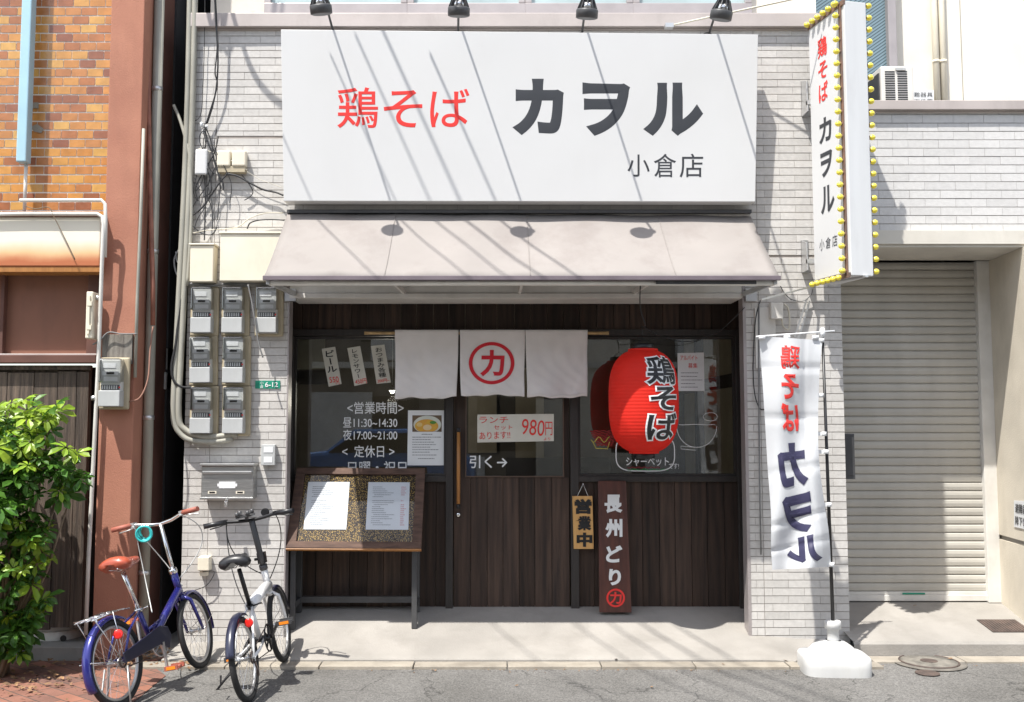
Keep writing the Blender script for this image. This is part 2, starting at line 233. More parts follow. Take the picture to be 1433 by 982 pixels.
# ------------------------------------------------------------------ mesh builder
class MB:
    def __init__(s, T=None): s.v = []; s.f = []; s.mi = []; s.sm = []; s.T = T
    def add(s, vs, fs, m=0, smooth=False):
        o = len(s.v)
        for p in vs:
            p = V(p); s.v.append(s.T @ p if s.T else p)
        for f in fs: s.f.append([i + o for i in f]); s.mi.append(m); s.sm.append(smooth)
        return s
    def box(s, x0, x1, y0, y1, z0, z1, m=0):
        vs = [(x, y, z) for z in (z0, z1) for y in (y0, y1) for x in (x0, x1)]
        return s.add(vs, [(0, 2, 3, 1), (4, 5, 7, 6), (0, 1, 5, 4), (2, 6, 7, 3), (0, 4, 6, 2), (1, 3, 7, 5)], m)
    def bar(s, a, b, w, h, m=0, up=V((0, 0, 1))):     # square-section bar from a to b
        a, b = V(a), V(b); d = (b - a).normalized(); x = d.cross(up)
        if x.length < 1e-4: x = V((1, 0, 0))
        x.normalize(); y = x.cross(d).normalized(); x *= w / 2; y *= h / 2
        vs = [a - x - y, a + x - y, a + x + y, a - x + y, b - x - y, b + x - y, b + x + y, b - x + y]
        return s.add(vs, [(3, 2, 1, 0), (4, 5, 6, 7), (0, 1, 5, 4), (1, 2, 6, 5), (2, 3, 7, 6), (3, 0, 4, 7)], m)
    def prism(s, pts, ext, m=0):
        n = len(pts); pts = [V(p) for p in pts]; ext = V(ext)
        return s.add(pts + [p + ext for p in pts], [tuple(range(n)), tuple(range(2 * n - 1, n - 1, -1))] + [(i, i + n, (i + 1) % n + n, (i + 1) % n) for i in range(n)], m)
    def tube(s, pts, r, n=10, m=0, closed=False, caps=True):
        pts = [V(p) for p in pts]; k = len(pts); rs = r if isinstance(r, (list, tuple)) else [r] * k
        vs = []; prev = None
        for i, p in enumerate(pts):
            if closed: t = pts[(i + 1) % k] - pts[i - 1]
            else: t = pts[min(i + 1, k - 1)] - pts[max(i - 1, 0)]
            if t.length < 1e-9: t = V((0, 0, 1))
            t.normalize()
            if prev is None:
                a = V((0, 0, 1)) if abs(t.z) < .9 else V((1, 0, 0)); x = t.cross(a).normalized()
            else: x = (prev - t * prev.dot(t)).normalized()
            prev = x; y = t.cross(x)
            for j in range(n):
                q = 2 * math.pi * j / n; vs.append(p + (x * math.cos(q) + y * math.sin(q)) * rs[i])
        fs = []
        for i in range(k if closed else k - 1):
            a, b = i * n, ((i + 1) % k) * n
            for j in range(n): fs.append((a + j, a + (j + 1) % n, b + (j + 1) % n, b + j))
        s.add(vs, fs, m, True)
        if caps and not closed:
            o = len(s.v) - len(vs)
            s.f.append([o + j for j in range(n)][::-1]); s.mi.append(m); s.sm.append(False)
            s.f.append([o + (k - 1) * n + j for j in range(n)]); s.mi.append(m); s.sm.append(False)
        return s
    def lathe(s, prof, c=(0, 0, 0), n=24, axis=(0, 0, 1), m=0, smooth=True, caps=True):
        c = V(c); ax = V(axis).normalized(); a = V((1, 0, 0)) if abs(ax.x) < .9 else V((0, 1, 0)); x = (a - ax * a.dot(ax)).normalized(); y = ax.cross(x)
        vs = []; fs = []
        for (r, h) in prof:
            for j in range(n):
                q = 2 * math.pi * j / n; vs.append(c + ax * h + (x * math.cos(q) + y * math.sin(q)) * r)
        for i in range(len(prof) - 1):
            for j in range(n): fs.append((i * n + j, i * n + (j + 1) % n, (i + 1) * n + (j + 1) % n, (i + 1) * n + j))
        o = len(s.v); s.add(vs, fs, m, smooth)
        if caps:
            s.f.append([o + j for j in range(n)][::-1]); s.mi.append(m); s.sm.append(False)
            s.f.append([o + (len(prof) - 1) * n + j for j in range(n)]); s.mi.append(m); s.sm.append(False)
        return s
    def torus(s, c, ax, Rr, r, a0=0, a1=360, n=36, k=8, m=0, ref=None):
        c = V(c); ax = V(ax).normalized(); a = V(ref) if ref else (V((1, 0, 0)) if abs(ax.x) < .9 else V((0, 0, 1))); x = (a - ax * a.dot(ax)).normalized(); y = ax.cross(x)
        full = abs(a1 - a0) >= 360; num = n if full else n + 1
        pts = [c + (x * math.cos(R(a0 + (a1 - a0) * i / n)) + y * math.sin(R(a0 + (a1 - a0) * i / n))) * Rr for i in range(num)]
        return s.tube(pts, r, k, m, closed=full)
    def build(s, name, mats, parent=None, origin=None, bevel=0, local=False, seg=2):
        if not isinstance(mats, (list, tuple)): mats = [mats]
        me = bpy.data.meshes.new(name)
        if local: o = V((0, 0, 0))
        elif parent is not None: o = wloc(parent)
        elif origin is not None: o = V(origin)
        else:
            xs = [p.x for p in s.v]; ys = [p.y for p in s.v]; zs = [p.z for p in s.v]
            o = V(((min(xs) + max(xs)) / 2, (min(ys) + max(ys)) / 2, min(zs)))
        me.from_pydata([tuple(p - o) for p in s.v], [], s.f)
        for m in mats: me.materials.append(M[m] if isinstance(m, str) else m)
        me.polygons.foreach_set('material_index', s.mi); me.polygons.foreach_set('use_smooth', s.sm); me.update()
        bm = bmesh.new(); bm.from_mesh(me); bmesh.ops.recalc_face_normals(bm, faces=bm.faces); bm.to_mesh(me); bm.free()
        ob = bpy.data.objects.new(name, me); col.objects.link(ob)
        if parent is not None: ob.parent = parent
        elif not local: ob.location = o
        if bevel:
            bv = ob.modifiers.new('bevel', 'BEVEL'); bv.width = bevel; bv.segments = seg; bv.limit_method = 'ANGLE'; bv.angle_limit = R(40)
        return ob
def wloc(o):
    p = V((0, 0, 0))
    while o is not None: p = p + o.location; o = o.parent
    return p
def tag(o, label, cat, group=None, kind=None):
    o['label'] = label; o['category'] = cat
    if group: o['group'] = group
    if kind: o['kind'] = kind
    return o
def thing(name, label, cat, loc=(0, 0, 0), group=None):
    o = bpy.data.objects.new(name, None); col.objects.link(o); o.location = loc; o.empty_display_size = .1
    return tag(o, label, cat, group)
def struct(mb, name, mats, **k):
    o = mb.build(name, mats, **k); o['kind'] = 'structure'; return o
def dup(root, loc=None, label=None, rot=None):
    r = root.copy(); col.objects.link(r)
    if loc is not None: r.location = loc
    if rot is not None: r.rotation_euler = rot
    if label: r['label'] = label
    for ch in list(root.children):
        c = ch.copy(); col.objects.link(c); c.parent = r
        for g in list(ch.children):
            d = g.copy(); col.objects.link(d); d.parent = c
    return r
# ------------------------------------------------------------------ lettering
_g = {}
def glyphs(body, off=0.0, res=4):
    key = (body, off, res)
    if key in _g: return _g[key]
    c = bpy.data.curves.new('t', 'FONT'); c.body = body; c.resolution_u = res; c.bevel_depth = off; c.bevel_resolution = 0; c.fill_mode = 'FRONT'
    o = bpy.data.objects.new('t', c); col.objects.link(o)
    dg = bpy.context.evaluated_depsgraph_get(); me = bpy.data.meshes.new_from_object(o.evaluated_get(dg))
    vs = [(v.co.x, v.co.y, v.co.z / off if off else 0.0) for v in me.vertices]; fs = [tuple(p.vertices) for p in me.polygons]
    bpy.data.objects.remove(o); bpy.data.curves.remove(c); bpy.data.meshes.remove(me)
    _g[key] = (vs, fs); return _g[key]
def column(chars, off=0, gap=1.02, jit=0, widths=None):      # a vertical column of characters
    vs = []; fs = []
    for i, ch in enumerate(chars):
        a, b = glyphs(ch, off)
        if not a: continue
        cx = (min(p[0] for p in a) + max(p[0] for p in a)) / 2 if ch in 'ー|' else .5
        q = R(random.uniform(-jit, jit)); dx = random.uniform(-jit, jit) * .004
        o = len(vs)
        for x, y, w in a:
            if ch == 'ー': x, y = .5 + (y - .38), .38 - (x - .5)   # upright long-vowel mark
            x -= .5; y -= .38
            vs.append((x * math.cos(q) - y * math.sin(q) + dx, x * math.sin(q) + y * math.cos(q) - i * gap, w))
        fs += [tuple(k + o for k in f) for f in b]
    return vs, fs
def frame_px(x0, y0, x1, y1, Y=0, plane=None):
    f = (lambda a, b: PN(a, b, *plane)) if plane else (lambda a, b: P(a, b, Y))
    bl, br, tl = f(x0, y1), f(x1, y1), f(x0, y0)
    n = (br - bl).cross(tl - bl).normalized()
    return bl, br - bl, tl - bl, n
def unit(g, keep=None):
    vs, fs = g; xs = [p[0] for p in vs]; ys = [p[1] for p in vs]; a, b, c, d = min(xs), max(xs), min(ys), max(ys)
    return [((p[0] - a) / (b - a), (p[1] - c) / (d - c), p[2]) for p in vs], fs
def letter(g, fr, mname, parent, lift=.002, mirror=False, name='lettering', rot=0, fit=True):
    vs, fs = unit(g); O, EX, EZ, N = fr; mb = MB()
    cq, sq = math.cos(R(rot)), math.sin(R(rot)); ex, ez = EX.normalized(), EZ.normalized(); ctr = O + EX * .5 + EZ * .5
    pts = []
    for u, v, w in vs:
        if mirror: u = 1 - u
        p = O + EX * u + EZ * v
        if rot:
            d = p - ctr; a, b = d.dot(ex), d.dot(ez); p = ctr + ex * (a * cq - b * sq) + ez * (a * sq + b * cq)
        pts.append(p + N * (lift + .0005 * w))
    mb.add(pts, fs); return mb.build(name, mname, parent)
def subdivided(vs, fs, L):
    bm = bmesh.new(); vv = [bm.verts.new((p[0], p[1], p[2] * .001)) for p in vs]
    for f in fs:
        try: bm.faces.new([vv[i] for i in f])
        except ValueError: pass
    for _ in range(6):
        es = [e for e in bm.edges if e.calc_length() > L]
        if not es: break
        bmesh.ops.subdivide_edges(bm, edges=es, cuts=1, use_grid_fill=False); bmesh.ops.triangulate(bm, faces=[f for f in bm.faces if len(f.verts) > 3])
    bm.verts.index_update(); a = [(v.co.x, v.co.y, v.co.z * 1000) for v in bm.verts]; b = [tuple(v.index for v in f.verts) for f in bm.faces]; bm.free(); return a, b
def stroke(mb, pts, w, Y0=None, m=0):                       # flat pen stroke through points on a wall-parallel plane
    pts = [V(p) for p in pts]; vs = []; fs = []
    for i, p in enumerate(pts):
        t = (pts[min(i + 1, len(pts) - 1)] - pts[max(i - 1, 0)]).normalized(); n = V((-t.z, 0, t.x)) * w / 2; vs += [p - n, p + n]
    for i in range(len(pts) - 1): fs.append((2 * i, 2 * i + 1, 2 * i + 3, 2 * i + 2))
    mb.add(vs, fs, m)
def tiles(mb, x0, x1, z0, z1, Y, tw, th, gap, dep, m, offs=0.0, zbase=0.0):
    r0 = int(math.floor((z0 - zbase) / th)); r1 = int(math.ceil((z1 - zbase) / th))
    for r in range(r0, r1):
        a, b = max(z0, zbase + r * th), min(z1, zbase + (r + 1) * th - gap)
        if b - a < .008: continue
        sh = (r % 2) * tw / 2 + offs; c0 = int(math.floor((x0 - sh) / tw)); c1 = int(math.ceil((x1 - sh) / tw))
        for c in range(c0, c1):
            l, q = max(x0, sh + c * tw), min(x1, sh + (c + 1) * tw - gap * (.45 if gap < .01 else .9))
            if q - l < .012: continue
            d = dep * random.uniform(.8, 1.2); t = random.uniform(-.0006, .0006)
            vs = [(l, Y, a), (q, Y, a), (q, Y, b), (l, Y, b), (l, Y - d + t, a), (q, Y - d - t, a), (q, Y - d - t, b), (l, Y - d + t, b)]
            mb.add(vs, [(4, 5, 6, 7), (0, 1, 5, 4), (1, 2, 6, 5), (2, 3, 7, 6), (3, 0, 4, 7)], m)
def planks(mb, x0, x1, z0, z1, Y, w, th=.015, m=0, gap=.004):
    x = x0
    while x < x1 - .01:
        q = min(x + w * random.uniform(.93, 1.07), x1)
        if x1 - q < .04: q = x1
        d = random.uniform(-.0015, .0015)
        mb.box(x, q - gap, Y + d, Y + th + .01, z0, z1, m); x = q

# ================================================================== GROUND
XL, XR = -2.255, 2.515                                        # shop wall, left and right edge
b = MB(); n = 1
b.add([(-70, -60, 0), (70, -60, 0), (70, 60, 0), (-70, 60, 0)], [(0, 1, 2, 3)]); struct(b, 'road', 'asphalt', origin=(0, 0, 0))
def slab_z(x, y):
    t = min(1, max(0, (x + 2.2) / .9)); z0 = .055 + (.108 - .055) * t
    if y < 0: z = .028 + (z0 - .028) * ((y + .38) / .38) ** .8 if y > -.38 else .028
    else: z = z0 + (.232 - z0) * min(1, y / .4)
    if x > 1.75:
        k = min(1, (x - 1.75) / .38); e = max(0, min(1, -y / .2 + .2)); z -= (z + .0) * (k ** 2) * (.97 if y < 0 else .0) * min(1, e)
    return z
b = MB(); nx, ny = 90, 18; xs = [XL + (2.45 - XL) * i / nx for i in range(nx + 1)]; ys = [-.38 + (.46 + .38) * j / ny for j in range(ny + 1)]
g = [(x, y, slab_z(x, y)) for y in ys for x in xs]
b.add(g, [(j * (nx + 1) + i, j * (nx + 1) + i + 1, (j + 1) * (nx + 1) + i + 1, (j + 1) * (nx + 1) + i) for j in range(ny) for i in range(nx)], 0, True)
sk = [(x, -.38, -.02) for x in xs]; o = len(b.v); b.add(sk, []); b.f += [[o + i, o + i + 1, i + 1, i] for i in range(nx)]; b.mi += [0] * nx; b.sm += [False] * nx
struct(b, 'porch_slab', 'concrete')
b = MB(); x = XL - .15
while x < 2.1:
    b.box(x, x + .612, -.52, -.384, -.03, .02 + random.uniform(-.002, .002)); x += .62
x = 2.55
while x < 5.5:
    b.box(x, x + .612, -.36, -.204, -.03, .012 + random.uniform(-.002, .002)); x += .62
struct(b, 'kerb', 'kerb', bevel=.004)
b = MB()                                                       # garage apron: a low step that rises to the shutter
pr = [(-.2, -.02), (-.2, .09), (-.185, .108), (.62, .243), (.9, .243)]
x0s = [2.47, 5.6]
b.add([(x, y, z) for x in x0s for y, z in pr], [(i, i + 5, i + 6, i + 1) for i in range(4)])
struct(b, 'garage_apron', 'concrete')
pg = [PZ(243, 905, .004), PZ(232, 945, .004), PZ(185, 984, .004), PZ(150, 1040, .004)]
b = MB(); pv = [V((-8, -.2, .004)), V((XL - .03, -.2, .004)), V((pg[0].x, -.38, .004)), pg[1], pg[2], pg[3], V((-8, pg[3].y, .004))]
b.add(pv, [tuple(range(7))]); struct(b, 'brick_paving', 'paving')
b = MB(); b.box(-8, XL + .01, -.2, 7.0, -.03, .012); struct(b, 'alley_ground', 'concrete_g')

# ================================================================== SHOP BUILDING
shop = thing('shop_building', 'grey tiled ramen shop front with dark plank ground floor and wide entrance opening', 'building', (0, 0, 0))
ZC = Z(41, 0)                                                  # underside of the parapet cap
OL, OR = -1.517, X(1044, 0)                                    # opening
ZO = Z(418, 0)
b = MB(); TW, TH = .2262, .0555; GAP = .0052
jl, jr = X(297, 0), X(1063, 0)
for (a, c, z0, z1) in ((XL, jl - .004, -.05, ZC), (jl, OL, -.05, 3.72), (jl, OL, 3.735, ZC), (OL, OR, ZO + .17, ZC), (OR, jr - .004, -.05, ZC), (jr, XR, -.05, 2.83), (jr, XR, 2.845, ZC)):
    tiles(b, a, c, z0, z1, .004, TW, TH, GAP, .007, 0, offs=.05)
b.box(XL, OL, .002, .11, -.05, ZC, 1); b.box(OL, OR, .002, .5, ZO + .17, ZC, 1); b.box(OR, XR, .002, .11, -.05, ZC, 1); b.box(XL, -1.64, .11, .5, -.05, ZC, 1); b.box(1.95, XR, .11, .5, -.05, ZC, 1)
b.build('tile_wall', ['tile', 'mortar_g'], shop)
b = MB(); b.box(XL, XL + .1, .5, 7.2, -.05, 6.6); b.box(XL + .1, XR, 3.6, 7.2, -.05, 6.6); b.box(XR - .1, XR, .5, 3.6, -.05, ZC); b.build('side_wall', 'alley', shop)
for q0_, q1_ in ((OL - .004, OL + .006), (OR - .02, OR + .002)): b = MB(); b.box(q0_, q1_, -.006, .112, .05, ZO + .17); b.build('jamb_trim', 'framealu', shop)
b = MB(); b.box(XL - .02, XR + .02, -.055, .3, ZC, Z(22, 0)); b.box(XL - .01, XR + .01, -.02, .28, ZC - .012, ZC); b.build('parapet_cap', 'metal_cap', shop, bevel=.004)
b = MB(); b.box(OL + .012, OR - .03, -.03, .3, ZO, Z(392, 0) + .06); b.box(OL + .012, OR - .03, -.045, -.03, ZO, ZO + .035); b.build('shutter_box', 'offwhite', shop, bevel=.003)
# upper floor
YU = .32
b = MB(); b.box(XL + .02, XR - .02, YU, YU + .3, Z(24, 0), 6.6)
b.build('upper_wall', 'cream', shop)
fx0, fx1 = X(372, YU - .05, 10), X(1052, YU - .05, 10); zs0 = Z(22, YU - .05) - .02; zf = Z(22, YU - .05)
mull = [370, 570, 735, 886, 1052]
for i in range(4):
    a, c = X(mull[i], YU - .06, 10), X(mull[i + 1], YU - .06, 10)
    w = MB(); w.box(a, c, YU - .07, YU - .002, zs0, zf + .095); w.box(a, a + .05, YU - .07, YU - .002, zf + .095, 5.7); w.box(c - .05, c - .003, YU - .072, YU - .002, zf + .095, 5.7); w.box(a, c, YU - .07, YU, 5.7, 5.78)
    wo = w.build('window', 'framealu', shop, bevel=.003)
    w = MB(); w.box(a + .05, c - .05, YU - .035, YU - .03, zf + .095, 5.7); w.build('pane', 'glass_up', wo)
# timber front
YW = .42
zs_top, zs_bot = Z(470, YW), Z(666, YW)
DB = Z(851, YW)
LX, RX = -1.63, 1.945
b = MB(); planks(b, LX, RX, Z(466, YW), ZO + .5, YW, .128); b.build('header_planks', 'wood', shop)
for q0_, q1_ in ((LX, X(627, YW)), (X(808, YW), RX)): b = MB(); planks(b, q0_, q1_, DB - .02, zs_bot - .03, YW, .128); b.build('lower_planks', 'wood', shop)
for q0_, q1_ in ((LX - .01, LX), (RX, RX + .005)): b = MB(); b.box(q0_, q1_, .111, YW + .05, .1, ZO + .4); b.build('recess_side', 'wood_post', shop)
b = MB()
b.box(LX, RX, YW - .035, YW + .05, zs_top, zs_top + .05); b.box(LX, X(634, YW), YW - .03, YW + .05, zs_bot - .042, zs_bot); b.box(X(800, YW), RX, YW - .03, YW + .05, zs_bot - .042, zs_bot)
for p0, p1 in ((625, 635), (797, 808), (1028, 1044)):
    b.box(X(p0, YW), X(p1, YW), YW - .04, YW + .06, DB - .02, zs_top)
b.box(LX, X(412, YW), YW - .03, YW + .05, DB - .02, zs_top)
b.build('timber_frame', 'wood_post', shop, bevel=.003)
def window(p0, p1, y0, y1, Yp, name='window'):
    a, c, z0, z1 = X(p0, Yp), X(p1, Yp), Z(y1, Yp), Z(y0, Yp)
    w = MB(); t = .018
    for (q, r, s, u) in ((a, a + t, z0, z1), (c - t, c, z0, z1), (a + t, c - t, z0, z0 + t), (a + t, c - t, z1 - t, z1)): w.box(q, r, Yp - .012, Yp + .03, s, u)
    return w.build(name, 'wood_post', shop), (a, c, z0, z1, t)
wl_, (a, c, z0, z1, t) = window(412, 625, 471, 666, YW + .0)
b = MB(); b.box(a + t, c - t, YW + .012, YW + .017, z0 + t, z1 - t); pane_l = b.build('pane', 'glass', wl_)
wr_, (a, c, z0, z1, t) = window(808, 1028, 471, 666, YW + .0)
b = MB(); b.box(a + t, c - t, YW + .012, YW + .017, z0 + t, z1 - t); pane_r = b.build('pane', 'glass', wr_)
# door
YD = YW - .008
dx0, dx1 = X(636, YD), X(796, YD); gz0, gz1 = Z(666, YD), zs_top - .02; gx0, gx1 = X(653, YD), X(787, YD)
door = MB(); planks(door, dx0, dx1, DB + .01, gz0 - .01, YD, .128); door.box(dx0, gx0 - .008, YD - .004, YD + .035, gz0 - .01, gz1); door.box(gx1 + .008, dx1, YD - .004, YD + .035, gz0 - .01, gz1)
door.box(dx0, dx1, YD - .004, YD + .035, gz1, zs_top)
door = door.build('door', 'wood', shop)
b = MB()
for q in ((gx0 - .008, gx0, gz0 - .008, gz1), (gx1, gx1 + .008, gz0 - .008, gz1), (gx0, gx1, gz0 - .008, gz0)): b.box(q[0], q[1], YD - .014, YD + .03, q[2], q[3])
b.build('glass_trim', 'wood_trim', door)
b = MB(); b.box(gx0, gx1, YD + .01, YD + .015, gz0, gz1); b.build('pane', 'glass', door)
b = MB(); hx = X(642, YD - .07); b.tube([(hx, YD - .06, Z(704, YD)), (hx, YD - .06, Z(604, YD))], .0135, 14); b.tube([(hx, YD - .06, Z(705, YD) - .03), (hx, YD - .06, Z(705, YD) + .002)], .0142, 12, m=1); b.tube([(hx, YD - .06, Z(604, YD) - .002), (hx, YD - .06, Z(604, YD) + .03)], .0142, 12, m=1)
for py in (612, 696): b.tube([(hx, YD - .06, Z(py, YD)), (hx, YD + .01, Z(py, YD))], .008, 8, m=1)
b.build('handle', ['oak', 'black'], door)
b = MB(); b.lathe([(.017, 0), (.017, .012), (.012, .016), (.004, .018)], (X(642, YD), YD, Z(720, YD)), 18, (0, -1, 0)); b.build('door_lock', 'chrome', door)
b = MB(); b.box(LX, RX, YW - .02, YW + .1, DB - .1, DB + .004); b.build('threshold', 'concrete_g', shop)
# interior
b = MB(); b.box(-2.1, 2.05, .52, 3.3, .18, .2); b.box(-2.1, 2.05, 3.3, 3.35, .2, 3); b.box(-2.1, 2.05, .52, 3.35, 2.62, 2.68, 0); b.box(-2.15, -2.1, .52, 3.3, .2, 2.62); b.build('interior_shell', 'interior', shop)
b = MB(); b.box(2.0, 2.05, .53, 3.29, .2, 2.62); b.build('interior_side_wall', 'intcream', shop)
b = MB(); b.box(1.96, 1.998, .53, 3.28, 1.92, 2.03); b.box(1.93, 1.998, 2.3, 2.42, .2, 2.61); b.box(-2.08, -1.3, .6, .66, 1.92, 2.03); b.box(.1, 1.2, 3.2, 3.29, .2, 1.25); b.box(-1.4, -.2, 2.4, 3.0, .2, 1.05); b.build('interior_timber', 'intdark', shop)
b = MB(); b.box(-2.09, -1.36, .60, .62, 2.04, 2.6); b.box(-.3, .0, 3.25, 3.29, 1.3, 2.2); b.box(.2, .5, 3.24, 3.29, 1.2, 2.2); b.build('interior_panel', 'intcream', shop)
pl = P(549, 546, 1.9)
t = thing('pendant_lamp', 'small lit white pendant lamp inside behind the left window beside the curtain', 'lamp', pl)
b = MB(); b.lathe([(.008, .03), (.02, .022), (.036, 0), (.03, -.003)], pl, 20); b.tube([pl + V((0, 0, .05)), V((pl.x, pl.y, 2.62))], .004, 6); b.build('shade', 'offwhite', t)
b = MB(); b.lathe([(.002, .006), (.02, 0), (.022, -.012), (.013, -.026), (.002, -.03)], pl, 16); b.build('light_bulb', emit('lit_bulb', (1, .93, .78), 5), t)
ld = bpy.data.lights.new('pendant_light', 'POINT'); ld.energy = 5; ld.shadow_soft_size = .05; ld.color = (1, .9, .75); lo = bpy.data.objects.new('pendant_light', ld); col.objects.link(lo); lo.location = (0, 0, -.1); lo.parent = t

# marker writing on the glass
def glasstext(body, x0, y0, x1, y1, parent, Yp=YW + .012, m='whitepaint', off=.0, rot=0):
    return letter(glyphs(body, off), frame_px(x0, y0, x1, y1, Yp), m, parent, .001, rot=rot)
glasstext('<営業時間>', 486, 562, 565, 579, pane_l, off=.008)
glasstext('昼11:30~14:30', 480, 584, 556, 598, pane_l, off=.008)
glasstext('夜17:00~21:00', 480, 601, 556, 616, pane_l, off=.008)
glasstext('<  定休日 >', 479, 623, 552, 640, pane_l, off=.008)
glasstext('日曜・祝日', 487, 645, 569, 664, pane_l, off=.008)
glasstext('引く→', 657, 637, 710, 655, [o for o in door.children if o.name.startswith('pane')][0], Yp=YD + .01, off=.015)
glasstext('シャーベット', 876, 640, 936, 652, pane_r, off=.012)
glasstext('です!', 936, 648, 950, 656, pane_r, off=.008)
YG = YW + .009
b = MB(); pts = []
for i in range(41):
    q = R(100 + 340 * i / 40); pts.append(P(903 + 41 * math.copysign(abs(math.cos(q)) ** .5, math.cos(q)), 634 - 25 * math.copysign(abs(math.sin(q)) ** .6, math.sin(q)), YG))
stroke(b, pts, .008); b.build('chalk_outline', 'whitepaint', pane_r)
b = MB(); stroke(b, [P(878 + i * 3, 657 + math.sin(i * 1.4), YG) for i in range(20)], .006); b.build('green_underline', mat('green_chalk', (.05, .3, .1), .8), pane_r)
b = MB(); stroke(b, [P(878 + i * 2.4, 654 + math.sin(i * 1.7), YG) for i in range(20)], .005); b.build('red_underline', mat('red_chalk', (.3, .03, .04), .8), pane_r)
b = MB()
for k in range(7): stroke(b, [P(826 + k * 1.5 + i * (40 - 3 * k) / 12, 603 + k * 3.2 + 1.3 * math.sin(i * 2 + k), YG) for i in range(13)], .010)
b.build('chalk_bowl', mat('dark_red_chalk', (.25, .01, .01), .7), pane_r)
b = MB(); stroke(b, [P(827 + i * 2.6, 615 + 4 * math.sin(i * 1.1), YG - .001) for i in range(11)], .006); stroke(b, [P(829, 617, YG - .001), P(834, 627, YG - .001), P(850, 628, YG - .001), P(853, 618, YG - .001)], .006); b.build('chalk_rim', mat('yellow_chalk', (.5, .42, .08), .7), pane_r)
b = MB(); stroke(b, [P(950 + 0.0 + i * 5, 594 + .4 * math.sin(i), YG) for i in range(11)], .005)
stroke(b, [P(975 - 28 * math.cos(R(q)), 596 + 30 * math.sin(R(q)), YG) for q in range(0, 181, 12)], .005)
stroke(b, [P(994 + 10 * math.cos(R(q)), 583 + 6 * math.sin(R(q)), YG) for q in range(0, 361, 30)], .004)
stroke(b, [P(953, 624, YG), P(974, 626, YG), P(974, 630, YG), P(953, 628, YG), P(953, 624, YG)], .004); b.build('chalk_bowl_outline', 'whitepaint', pane_r)

# sheets of paper stuck on the glass
def sheet(name, label, cat, quad, Y, m='paper', group=None):
    pts = [P(x, y, Y) for x, y in quad]; cen = sum(pts, V()) / 4
    t = MB().prism(pts, (0, .0015, 0)).build(name, m, None, origin=cen); return tag(t, label, cat, group)
YS = YW + .004
s = sheet('price_strip', 'leftmost ivory paper strip on the window reading beer with a red 550 yen price', 'paper strip', [(450, 488), (469, 485), (478, 537), (460, 541)], YS, 'paper_y', 'handwritten price strips on the window')
letter(column('ビール', .02, jit=5), frame_px(456, 490, 470, 521, YS), 'black', s, .002, rot=8)
letter(glyphs('550', .01), frame_px(461, 527, 474, 535, YS), 'red', s, .002, rot=8); letter(glyphs('円'), frame_px(470, 534, 475, 538, YS), 'red', s, .002, rot=8)
s = sheet('price_strip', 'middle ivory paper strip on the window reading lemon sour with a red 450 yen price', 'paper strip', [(486, 487), (504, 484), (514, 536), (496, 540)], YS, 'paper_y', 'handwritten price strips on the window')
letter(column('レモンサワー', .008, jit=5), frame_px(494, 488, 503, 529, YS), 'black', s, .002, rot=9)
letter(glyphs('450円', .008), frame_px(497, 530, 513, 537, YS), 'red', s, .002, rot=8)
s = sheet('price_strip', 'rightmost ivory paper strip nearest the curtain listing snacks with red 200 yen price', 'paper strip', [(519, 484), (538, 482), (547, 535), (527, 537)], YS, 'paper_y', 'handwritten price strips on the window')
letter(column('おつまみ各種', .008, jit=5), frame_px(527, 486, 538, 528, YS), 'black', s, .002, rot=8)
letter(glyphs('200円~', .008), frame_px(528, 530, 545, 535, YS), 'red', s, .002, rot=6)
s = sheet('poster', 'white poster with a photo of a noodle bowl above lines of small print', 'poster', [(571, 574), (625, 574), (625, 651), (570, 651)], YS)
b = MB(); q = [P(577, 581, YS - .002), P(618, 581, YS - .002), P(618, 604, YS - .002), P(577, 604, YS - .002)]; b.add(q, [(0, 1, 2, 3)])
b.build('bowl_photo', mat('photo_table', (.14, .09, .05), .5), s)
def disc(cx, cy, rx, ry, Y, m, parent, nm):
    cl = lambda v, a, c: max(a, min(c, v))
    mb = MB(); mb.add([P(cl(cx + rx * math.cos(R(a)), 577.3, 617.7), cl(cy + ry * math.sin(R(a)), 581.3, 603.7), Y) for a in range(0, 360, 12)], [tuple(range(30))]); mb.build(nm, m, parent)
disc(598, 594, 19.5, 12.5, YS - .003, mat('bowl_white', (.6, .62, .55), .4), s, 'printed_bowl')
disc(597, 596, 16.5, 9.5, YS - .004, mat('soup', (.6, .27, .05), .4, c2=(.6, .38, .04), vs=60), s, 'printed_soup')
disc(587, 594, 4, 3, YS - .005, mat('egg', (.7, .5, .2), .4), s, 'printed_egg')
disc(598, 598, 6, 4, YS - .005, mat('chicken', (.72, .55, .32), .4), s, 'printed_chicken')
disc(606, 591, 4.5, 2.2, YS - .005, mat('greens', (.08, .25, .04), .4), s, 'printed_greens')
def textlines(parent, rows, Y=None, m='print', frame=None, h=.0045):
    mb = MB()
    for (x0, x1, y) in rows:
        x = x0
        while x < x1:
            w = random.uniform(.012, .045) if frame else random.uniform(1, 4)
            e = min(x1, x + w)
            if frame:
                O, EX, EZ, N = frame; f = lambda u, v: O + EX * u + EZ * v + N * .002
                mb.add([f(x, y), f(e, y), f(e, y + h / EZ.length * 1.0), f(x, y + h / EZ.length)], [(0, 1, 2, 3)]); x = e + .006
            else:
                mb.add([P(x, y, Y), P(e, y, Y), P(e, y - .9, Y), P(x, y - .9, Y)], [(0, 1, 2, 3)]); x = e + .5
    return mb.build('print_lines', m, parent)
textlines(s, [(590, 605, 608)] + [(577, random.uniform(600, 618), y) for y in (612, 615.5, 619, 622.5, 626, 629.5, 633, 637)] + [(585, 608, 642)], YS - .002)
